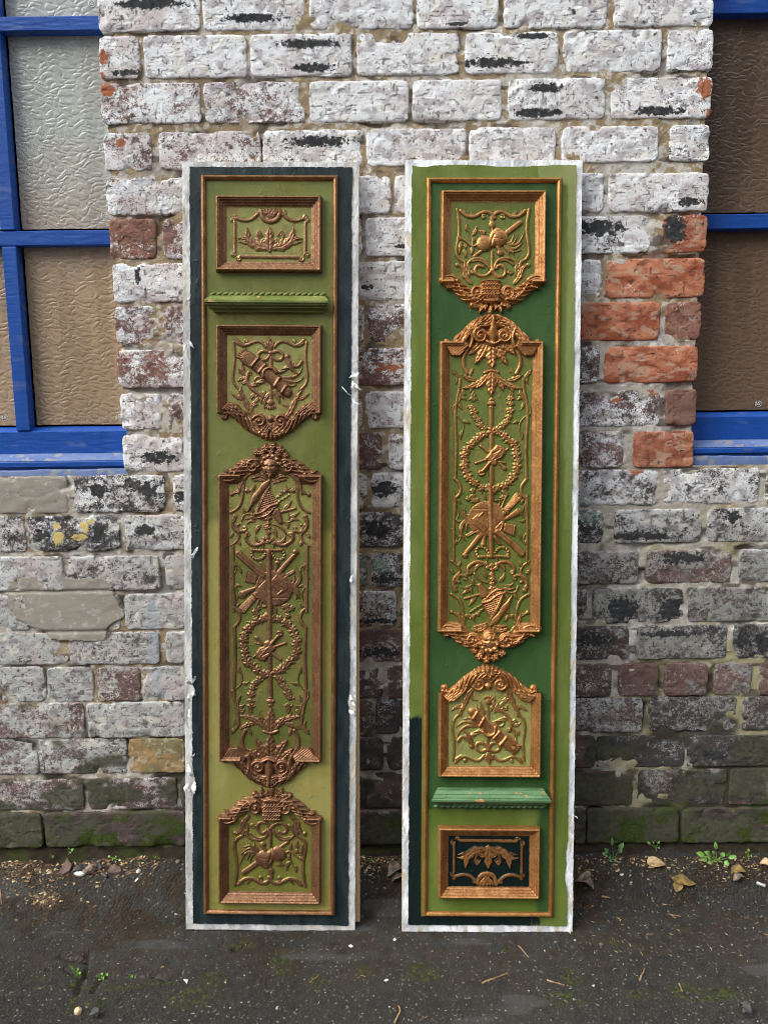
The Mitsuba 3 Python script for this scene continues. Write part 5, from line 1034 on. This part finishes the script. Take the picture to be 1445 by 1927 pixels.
def ragged_rect(u0, v0, u1, v1, seed, wob=.0035, notches=()):
    out = []
    for (a, b) in (((u0, v0), (u1, v0)), ((u1, v0), (u1, v1)), ((u1, v1), (u0, v1)), ((u0, v1), (u0, v0))):
        a, b = np.array(a), np.array(b); L_ = np.linalg.norm(b - a); n = int(L_ / .0022); d = (b - a) / L_; nn = np.array([-d[1], d[0]])
        t = np.linspace(0, L_, n, endpoint=False); q = a + d * t[:, None]
        o = wob * ((meshkit.fbm(np.c_[q * 26, np.full(n, seed)], 3, seed) - .5) * 1.1 + (meshkit.fbm(np.c_[q * 130, np.full(n, seed)], 3, seed + 3) - .5) * .9)
        for (x, y, r, dep) in notches: o = o + dep * np.exp(-((q - [x, y]) ** 2).sum(1) / r ** 2)
        out.append(q + nn * np.maximum(o, -.009)[:, None] * np.minimum(1, np.minimum(t, L_ - t) / .006 + .15)[:, None])
    return Polygon(np.vstack(out)).buffer(0)
def shred(seed, L_, w, lift):
    r = np.random.default_rng(seed); n = 14
    a = np.cumsum(r.normal(0, .16, n)) + r.choice([1.57, -1.57]) + r.normal(0, .45); z = .0018 + lift * np.sin(np.linspace(0, math.pi * r.uniform(.6, 1.0), n)) + np.abs(np.cumsum(r.normal(0, .0006, n)))
    p = np.cumsum(np.c_[np.cos(a), np.sin(a)] * L_ / n, 0); ww = w * np.sin(np.linspace(.25, 2.9, n)) * r.uniform(.6, 1.2, n)
    nn = np.c_[-np.sin(a), np.cos(a)]; tw = np.cumsum(r.normal(0, .22, n))
    lft = np.c_[p + nn * (ww * np.cos(tw))[:, None], z + ww * np.sin(tw) * .7]; rgt = np.c_[p - nn * (ww * np.cos(tw))[:, None], z - ww * np.sin(tw) * .7]
    lft[:, 2] = np.maximum(lft[:, 2], .002); rgt[:, 2] = np.maximum(rgt[:, 2], .002)
    v = np.empty((2 * n, 3)); v[0::2], v[1::2] = lft, rgt
    f = [];
    for i in range(n - 1): f += [[2 * i, 2 * i + 1, 2 * i + 3], [2 * i, 2 * i + 3, 2 * i + 2]]
    return tm(v, f)
TP = {}
def build_panel(S, label, M, MR, nedge, shreds, notches, seed, sub_labels):
    t = thing('relief_panel', label, 'decorative panel', 'relief panels leaning on the brick wall')
    obj('board', mikit.ply(bevel_box([0, 0, -.012], [W, H, -.0012], .0012), 'm_fibreboard', to_world=M), t)
    m = sheet(ragged_rect(.0006, .0006, W - .0006, H - .0006, seed + 5, .0016), -.0012, 0.0); obj('primed_edge', mikit.ply(m, f'm_edge_{S}', uv=m.vertices[:, :2], to_world=M), t)
    m = sheet(ragged_rect(*nedge, seed, .0028, notches), 0.0, .0018); obj('painted_border', mikit.ply(m, f'm_border_{S}', uv=m.vertices[:, :2], to_world=M), t)
    for path, slot, m, uv, smooth, lab in RELIEF:
        key = numbered(t + '__' + path)
        if key not in TP:
            TP.setdefault(path, {})
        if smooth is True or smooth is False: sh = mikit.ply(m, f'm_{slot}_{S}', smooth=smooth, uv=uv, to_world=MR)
        else: sh = mikit.ply(m, f'm_{slot}_{S}', smooth=smooth, to_world=MR)
        scene[key] = sh
        if lab: labels[key] = {'label': lab + sub_labels}
    for k, (x, y, L_, w, lift, cnt) in enumerate(shreds):
        ms = []
        for c in range((cnt + 1) // 2):
            s = shred(seed * 100 + k * 10 + c, L_ * rng.uniform(.5, .9), w * .85, lift * .7); s.apply_translation([x + rng.normal(0, .003), y + rng.normal(0, .006), 0]); ms.append(s)
        obj('torn_paper', mikit.ply(cat(ms), 'm_paper', smooth=True, to_world=M), t)
    return t
def lp(P, X, Y): return local(P, np.array([float(X)]), np.array([float(Y)]))[0]
ne = LP(C0, [(356.5, 314), (662, 314), (656, 1740), (364, 1740)])
nedL = ((ne[0, 0] + ne[3, 0]) / 2, ne[2:, 1].mean(), (ne[1, 0] + ne[2, 0]) / 2, ne[:2, 1].mean())
shL = [(*lp(PL, *q), l, w, lf, c) for *q, l, w, lf, c in [(352, 562, .02, .003, .004, 2), (353, 650, .03, .003, .005, 4), (672, 468, .012, .002, .003, 1), (662, 715, .035, .004, .008, 5), (660, 745, .035, .002, .010, 3), (366, 1052, .030, .004, .010, 3), (361, 1290, .035, .005, .010, 4), (364, 1300, .02, .005, .012, 2), (661, 1312, .03, .004, .010, 3), (656, 1332, .028, .006, .012, 2), (358, 1330, .03, .003, .006, 4), (357, 1430, .03, .003, .004, 3), (365, 1465, .035, .007, .012, 3), (358, 1478, .03, .005, .008, 3), (660, 1075, .02, .005, .006, 2)]]
build_panel('L', 'olive green embossed panel with dark blue border and copper ornament, left of the pair', M_LEFT, M_LEFT, nedL, shL,
            [(nedL[0], lv(PL, 360, 1300), .012, .006), (nedL[0], lv(PL, 360, 1470), .02, .006), (nedL[2], lv(PL, 660, 1320), .012, .004)], 3, ' on the olive panel')
nr = local(PR, np.array([774., 1084, 1067, 770]), np.array([310., 310, 1742, 1740]))
u0r, u1r, v0r, v1r = (nr[0, 0] + nr[3, 0]) / 2, (nr[1, 0] + nr[2, 0]) / 2, nr[2:, 1].mean(), nr[:2, 1].mean()
nedR = (W - u1r, H - v1r, W - u0r, H - v0r)
def lpr(X, Y): q = lp(PR, X, Y); return W - q[0], H - q[1]
shR = [(*lpr(*q), l, w, lf, c) for *q, l, w, lf, c in [(1079, 1534, .02, .0015, .005, 1), (1076, 1748, .014, .0015, .002, 1)]]
build_panel('R', 'bright and dark green embossed panel with golden copper ornament, right of the pair', M_RIGHT, M_RELIEF_R, nedR, shR,
            [(*lpr(1064, 1650), .022, .006), (*lpr(1066, 1610), .02, .004), (*lpr(795, 312), .02, .005), (*lpr(960, 315), .05, .004)], 8, ' on the green panel, upside down')
t = thing('fibreboard_sheet', 'thin tan fibreboard sheet standing behind the olive panel, its edge showing at the lower right', 'board')
a_ = math.radians(.45)
Uf, Vf = PL['U'] * math.cos(a_) + PL['V'] * math.sin(a_), -PL['U'] * math.sin(a_) + PL['V'] * math.cos(a_)
scene[t] = mikit.ply(bevel_box([.012, .002, -.006], [W + .0100, H - .06, 0], .0015), 'm_fibreboard', to_world=mat4(Uf, Vf, PL['N'], PL['o'] - PL['N'] * .013 + PL['U'] * .0005 + np.array([0, 0, .009])))

# ------------------------------------------------------------------ weeds, leaves and litter
def gp(X, Y):
    X, Y = np.asarray(X, float), np.asarray(Y, float); z = np.zeros(np.shape(X))
    for _ in range(24):
        p = ground(X, Y, 0.0); d = ray(X, Y); p = CAM + d * ((z - CAM[2]) / d[..., 2])[..., None]
        z = .5 * z + .5 * ground_z(p[..., 0], np.minimum(p[..., 1], .0))
    p[..., 1] = np.minimum(p[..., 1], -.004); p[..., 2] = ground_z(p[..., 0], p[..., 1])
    return p
def blade(a, b, w, nrm=(0, -1, .5), bend=.15, n=9, m=5, fold=.25):
    """a leaf blade from a to b"""
    a, b = np.asarray(a, float), np.asarray(b, float); d = b - a; L_ = np.linalg.norm(d); d /= L_
    s = np.cross(d, nrm); s /= np.linalg.norm(s) + 1e-9; u = np.cross(s, d)
    t = np.linspace(0, 1, n); prof = np.sin(np.pi * t ** .85) ** .75 * (1 - .12 * t) + .04
    v = []
    for i, ti in enumerate(t):
        c = a + d * L_ * ti + u * bend * L_ * math.sin(math.pi * ti)
        for k in np.linspace(-1, 1, m): v.append(c + s * k * w / 2 * prof[i] + u * abs(k) * fold * w / 2 * prof[i])
    return tm(v, grid_faces(m, n))
def weed(label, base, leaves, w, mat, lift=.0, group=None):
    t = thing('weed', label, 'weed', group)
    b = gp(*base); r = np.random.default_rng(int(base[0]))
    yw = b[1]
    ends = [wall(np.array(float(x)), np.array(float(y)), yw + r.normal(-.006, .006)) for x, y in leaves]
    ends = [np.array([e[0], e[1], max(e[2], ground_z(e[0], e[1]) + .003)]) for e in ends]
    top = np.mean(ends, 0) * .45 + b * .55
    ms = [tube(np.array([b - [0, 0, .004], (b + top) / 2 + [.001, 0, 0], top]), [.0014, .0011, .0009], 5)]
    for e in ends: ms.append(tube(np.array([top, top * .7 + e * .3, top * .45 + e * .55]), [.0009, .0007, .0005], 4))
    obj('stem', mikit.ply(cat(ms), mat, smooth=True), t)
    for e in ends:
        a = top * .38 + e * .62; ww = w * MPP * r.uniform(.75, 1.1)
        obj('leaf', mikit.ply(blade(a, e + (e - a) * .15, ww, (r.normal(0, .3), -1, .7), r.uniform(.02, .2)), mat, smooth=True), t)
    return t
weed('tall dark green weed beside the right panel at the foot of the wall', (1156, 1628), [(1151, 1578), (1169, 1598), (1134, 1606), (1146, 1614), (1158, 1622), (1138, 1598), (1172, 1588), (1148, 1622)], 9, 'm_weed_dark')
weed('small five leaved weed on the mossy ledge right of the tall dark one', (1235, 1602), [(1228, 1585), (1240, 1584), (1235, 1597), (1241, 1596), (1218, 1585)], 6, 'm_weed')
weed('bright green leafy weed clump under the right window', (1350, 1628), [(1346, 1586), (1312, 1606), (1330, 1612), (1320, 1618), (1351, 1623), (1371, 1626), (1362, 1606), (1384, 1612), (1332, 1624), (1373, 1604), (1326, 1604), (1340, 1603)], 10, 'm_weed')
weed('tiny weed with one yellowing leaf at the far right edge', (1407, 1620), [(1403, 1603), (1414, 1610), (1408, 1598)], 6, 'm_weed')
weed('tiny seedling with paired leaves, tallest on the left', (131, 1608), [(129, 1596), (133, 1604), (138, 1598)], 6, 'm_weed')
weed('tiny yellow green seedling left of the brown slate shard', (98, 1614), [(95, 1608), (101, 1612)], 6, 'm_weed')
weed('cluster of tiny seedlings right of the dark charred scraps', (214, 1618), [(204, 1612), (213, 1613), (219, 1612), (228, 1620)], 5, 'm_weed')
weed('tiny seedling close to the left panel', (291, 1616), [(288, 1611), (294, 1613)], 5, 'm_weed')
weed('low sprouts growing in the gap between the panels', (694, 1622), [(684, 1618), (692, 1617), (701, 1619)], 5, 'm_weed')
weed('little clover leaved weed on the broken tarmac, leftmost in the crack', (146, 1834), [(132, 1818), (139, 1828), (148, 1824), (152, 1832), (143, 1836), (136, 1822)], 6, 'm_weed')
weed('little clover leaved weed in the middle of the mossy crack', (192, 1844), [(183, 1836), (192, 1832), (196, 1842), (186, 1846), (204, 1846)], 7, 'm_weed')
weed('smallest sprout at the right end of the mossy crack', (246, 1842), [(243, 1834), (250, 1838), (247, 1842)], 5, 'm_weed')

def flat_leaf(label, cat_, name, mat, blades, curl=.25, seed=1):
    """a fallen leaf: blades given by two pixels and a width in pixels, lying on the pavement"""
    ms = []; r = np.random.default_rng(seed)
    for (ax, ay, bx, by, w) in blades:
        a, b = gp(ax, ay) + [0, 0, .004], gp(bx, by) + [0, 0, .005]
        m = blade(a, b, w * MPP * 1.25, (0, -.1, 1), curl * .5, 14, 9, curl)
        v = m.vertices.copy(); q = v * 60
        v[:, 2] += .010 * curl * 2 * (meshkit.fbm(q, 3, seed) - .35); v[:, :2] += (np.c_[meshkit.noise(q * 1.6, 3), meshkit.noise(q * 1.6, 4)] - .5) * .006
        v[:, 2] = np.maximum(v[:, 2], ground_z(v[:, 0], v[:, 1]) + .0012)
        ms.append(tm(v, m.faces))
    k = thing(name, label, cat_); scene[k] = mikit.ply(cat(ms), mat, smooth=True)
flat_leaf('pale tan dead leaf lying flat beneath the small weeds at right', 'leaf', 'dead_leaf', 'm_leaf_tan', [(1216, 1630, 1251, 1632, 26), (1220, 1638, 1246, 1626, 18)], .2, 1)
flat_leaf('flat ochre three lobed dead leaf on the tarmac at right', 'leaf', 'dead_leaf', 'm_leaf_ochre', [(1263, 1657, 1309, 1669, 22), (1280, 1660, 1271, 1682, 16), (1285, 1664, 1262, 1655, 14)], .05, 2)
flat_leaf('curled brown dead leaf against the foot of the right panel', 'leaf', 'dead_leaf', 'm_leaf_brown', [(1083, 1664, 1116, 1680, 24), (1090, 1665, 1124, 1662, 14)], .6, 3)
flat_leaf('mottled ochre dead leaf below the bright weed clump', 'leaf', 'dead_leaf', 'm_leaf_ochre', [(1374, 1644, 1404, 1646, 20)], .3, 4)
flat_leaf('dark crumpled dead leaf near the right edge of the pavement', 'leaf', 'dead_leaf', 'm_leaf_brown', [(1380, 1664, 1402, 1654, 12)], .5, 5)
flat_leaf('tan dead leaf half out of the picture at the right edge', 'leaf', 'dead_leaf', 'm_leaf_tan', [(1428, 1628, 1452, 1638, 18)], .4, 6)
flat_leaf('frayed brown dead leaf in the shade between the panels', 'leaf', 'dead_leaf', 'm_leaf_brown', [(730, 1652, 762, 1640, 26), (738, 1664, 762, 1656, 14)], .5, 7)
flat_leaf('black rotted leaf in the lower right corner', 'leaf', 'dead_leaf', 'm_char', [(1394, 1900, 1414, 1920, 14), (1398, 1912, 1412, 1898, 8)], .6, 8)
flat_leaf('black rotted leaf at the bottom below the mossy crack', 'leaf', 'dead_leaf', 'm_char', [(168, 1918, 192, 1912, 12), (175, 1906, 184, 1922, 8)], .4, 9)

def lump(X, Y, rx, ry, rz, seed, mat, sub=2, rough=.5, tilt=0.):
    p = gp(X, Y); m = trimesh.creation.icosphere(sub, 1.0); v = m.vertices.copy()
    v *= (1 + rough * (meshkit.fbm(v * 1.7 + seed, 3, seed) - .5))[:, None]
    v = np.round(v * 3.2) / 3.2 * .35 + v * .65
    v *= np.array([rx, ry, rz]) * MPP; c, s_ = math.cos(tilt), math.sin(tilt)
    v[:, [0, 1]] = np.c_[v[:, 0] * c - v[:, 1] * s_, v[:, 0] * s_ + v[:, 1] * c]
    return tm(v + p + [0, 0, rz * MPP * .55], m.faces)
def single(name, label, cat_, m, mat, smooth=30, group=None): k = thing(name, label, cat_, group); scene[k] = mikit.ply(m, mat, smooth=smooth)
def shard(pts, h, seed, up=.0):
    q = np.array([gp(x, y) for x, y in pts]); lo = q + [0, 0, .001]; hi = q * .96 + q.mean(0) * .04 + [0, 0, h]
    hi[:, 2] += up * np.linspace(0, 1, len(q)); return trimesh.convex.convex_hull(np.vstack([lo, hi]))
single('slate_shard', 'pointed red brown slate shard by the left wall foot', 'stone shard', shard([(110, 1648), (118, 1651), (131, 1645), (136, 1634), (127, 1621)], .006, 1, .004), 'm_slate', 20)
single('slate_shard', 'dull brown slate shard nearer to the left panel', 'stone shard', shard([(202, 1644), (215, 1646), (229, 1643), (227, 1634), (209, 1630)], .004, 2), 'm_slate', 20)
single('bark_scrap', 'crumpled grey brown bark scrap between the two slate shards', 'scrap', cat([lump(172, 1639, 12, 8, 8, 3, 0, 3, 1.1, .7), lump(164, 1641, 9, 6, 4, 4, 0, 3, 1.0, .2)]), 'm_leaf_brown', 40)
single('charred_scrap', 'black charred scrap behind the bark', 'scrap', cat([lump(152, 1636, 14, 8, 5, 5, 0, 3, 1.2, .3), lump(187, 1634, 8, 5, 6, 6, 0, 3, 1.2, -.7), lump(196, 1648, 12, 4, 3, 7, 0, 3, .8, -.8)]), 'm_char', 40)
single('shell_scrap', 'pale pointed shell scrap in front of the charred one', 'scrap', lump(150, 1647, 12, 6, 4, 8, 0, 3, .7, -.2), 'm_bone', 40)
single('stone', 'round tan stone on the tarmac below the mossy crack', 'stone', lump(147, 1907, 6, 6, 6, 9, 0, 3, .5), 'm_leaf_tan', 60)
single('stone', 'small white chalky stone in the debris left of the olive panel', 'stone', lump(261, 1642, 5, 5, 4, 10, 0, 3, .8), 'm_bone', 60)
single('stone', 'small grey pink stone in the debris nearest the olive panel', 'stone', lump(335, 1624, 5, 5, 4, 11, 0, 3, .5), 'm_leaf_brown', 60)
single('stone', 'small grey stone on the open tarmac at lower right', 'stone', lump(1131, 1780, 4, 4, 3, 12, 0, 3, .5), 'm_leaf_brown', 60)
single('cigarette_end', 'white cigarette end near the right edge', 'cigarette end', tube(np.array([gp(1424, 1665) + [0, 0, .004], gp(1439, 1671) + [0, 0, .004]]), .0036, 8), 'm_bone', 40)
single('paper_chip', 'largest white paper chip on the tarmac below the gap between the panels', 'paper scrap', shard([(655, 1781), (661, 1779), (665, 1783), (660, 1785)], .0012, 5), 'm_bone', 20)
single('paper_chip', 'white paper chip on the tarmac just right of the gap between the panels', 'paper scrap', shard([(739, 1770), (744, 1766), (746, 1770), (742, 1773)], .0012, 5), 'm_bone', 20)
single('paper_chip', 'white triangular paper chip right of the mossy crack', 'paper scrap', shard([(345, 1845), (354, 1846), (352, 1854)], .002, 5), 'm_bone', 20)
single('paper_chip', 'thin white paper chip left of the olive panel by its debris', 'paper scrap', shard([(253, 1660), (259, 1653), (261, 1655), (256, 1661)], .0015, 5), 'm_bone', 20)
single('paper_chip', 'short white paper chip right of the tall dark weed', 'paper scrap', shard([(1166, 1648), (1171, 1645), (1174, 1647), (1169, 1650)], .0015, 5), 'm_bone', 20)
single('paper_chip', 'white paper chip on the tarmac lower left of the central twig', 'paper scrap', shard([(722, 1847), (729, 1844), (731, 1846), (726, 1849)], .0015, 5), 'm_bone', 20)
def twig(label, pts, r):
    q = np.array([gp(x, y) for x, y in pts]) + [0, 0, r * MPP]
    c, _ = spline(q, .004) if len(q) > 2 else (np.linspace(q[0], q[1], 7), 0)
    c = c + (np.random.default_rng(int(pts[0][0])).normal(0, .0004, c.shape)); single('twig', label, 'twig', tube(c, np.linspace(r, r * .6, len(c)) * MPP, 6), 'm_twig', 50)
twig('straight pale twig right of centre on the tarmac', [(907, 1852), (955, 1833)], 1.5)
twig('curved brown twig at the bottom edge', [(742, 1928), (750, 1912), (753, 1902), (750, 1896)], 1.8)
twig('short upright looking orange twig below the right panel', [(1204, 1847), (1213, 1825)], 1.6)
twig('dark twig lying left of the short orange one', [(1029, 1847), (1062, 1856)], 1.5)
twig('thin brown twig just below the right panel', [(976, 1782), (995, 1803)], 1.0)
twig('short tan twig below the left panel', [(584, 1850), (600, 1837)], 1.2)
twig('thin pale twig in the debris by the left panel', [(236, 1645), (262, 1634), (288, 1622)], 1.0)
twig('short orange twig on the shaded tarmac right of the curled leaf', [(1133, 1689), (1149, 1692)], 1.6)
twig('pale straw lying across another at right', [(1261, 1722), (1272, 1730)], 1.1)
twig('orange straw lying under the pale one', [(1260, 1723), (1281, 1726)], 1.2)
twig('little orange twig on the mossy patch at right', [(1277, 1853), (1284, 1868)], 1.4)
twig('thin twig at the left edge of the pavement', [(1, 1676), (3, 1705)], 1.2)

def scatter(n, seed, place, size, cols, flat=.6, long=1.0):
    r = np.random.default_rng(seed); px = place(r, n)
    P_ = gp(px[:, 0], px[:, 1]); V, F_, Cc = [], [], []
    base = trimesh.creation.icosahedron(); bv, bf = base.vertices, base.faces
    sz = size(r, n)
    for i in range(n):
        v = bv * (1 + r.uniform(-.35, .35, (12, 1))) * np.array([sz[i] * long * r.uniform(.8, 1.3), sz[i], sz[i] * flat])
        a = r.uniform(0, 6.28); c, s_ = math.cos(a), math.sin(a)
        v = np.c_[v[:, 0] * c - v[:, 1] * s_, v[:, 0] * s_ + v[:, 1] * c, v[:, 2]]
        V.append(v + P_[i] + [0, 0, sz[i] * flat * .5]); F_.append(bf + 12 * i)
        col = np.array(cols[r.integers(len(cols))]) * r.uniform(.7, 1.25); Cc.append(np.tile(np.clip(col, 0, 1), (12, 1)))
    m = tm(np.vstack(V), np.vstack(F_))
    return mikit.ply(m, 'm_vertex', smooth=False, color=np.vstack(Cc))
TAN = [(.20, .115, .05), (.13, .07, .03), (.36, .24, .12), (.06, .035, .018), (.10, .055, .026), (.04, .026, .016), (.42, .32, .19), (.05, .03, .018)]
GREY = [(.05, .048, .042), (.09, .085, .075), (.04, .036, .03), (.16, .15, .13), (.07, .055, .04), (.07, .06, .05), (.05, .05, .045), (.10, .09, .08), (.06, .05, .04), (.40, .38, .34), (.12, .09, .05), (.06, .055, .05), (.05, .042, .036)]
def bank_place(r, n):
    k = r.uniform(0, 1, n)
    x = np.where(k < .55, r.triangular(-40, 20, 350, n), np.where(k < .70, r.uniform(676, 760, n), r.uniform(1085, 1500, n)))
    y = 1612 + np.abs(r.normal(0, 1, n)) * np.where(x < 200, 30, 20)
    return np.c_[x, y]
def spot_place(r, n): return np.c_[r.normal(85, 14, n), r.normal(1692, 9, n)]
def wide_place(r, n): return np.c_[r.uniform(-60, 1510, n), 1640 + 295 * r.uniform(0, 1, n) ** .8]
def two(r, n): m = n - n // 10; return np.vstack([bank_place(r, m), spot_place(r, n - m)])
scene['husk_litter'] = scatter(3200, 21, two, lambda r, n: .0008 + .0008 * r.exponential(1, n).clip(0, 3), TAN, .5, 1.7)
labels['husk_litter'] = {'label': 'tan seed husks and crumbs heaped along the foot of the wall', 'category': 'litter', 'kind': 'stuff'}
scene['loose_grit'] = scatter(2700, 22, wide_place, lambda r, n: .0005 + .00055 * r.exponential(1, n).clip(0, 4), GREY, .5, 1.2)
labels['loose_grit'] = {'label': 'fine pale grit scattered over the dark tarmac', 'category': 'grit', 'kind': 'stuff'}
scene['straw_bits'] = scatter(380, 23, lambda r, n: np.where(r.uniform(0, 1, (n, 1)) < .55, np.c_[r.uniform(1080, 1500, n), r.uniform(1630, 1800, n)], wide_place(r, n)), lambda r, n: .0004 + .0002 * r.exponential(1, n).clip(0, 2), [(.36, .21, .08), (.46, .34, .17), (.20, .10, .04), (.12, .07, .03)], .8, 7.0)
labels['straw_bits'] = {'label': 'short bits of straw and bark strewn over the pavement', 'category': 'straw', 'kind': 'stuff'}
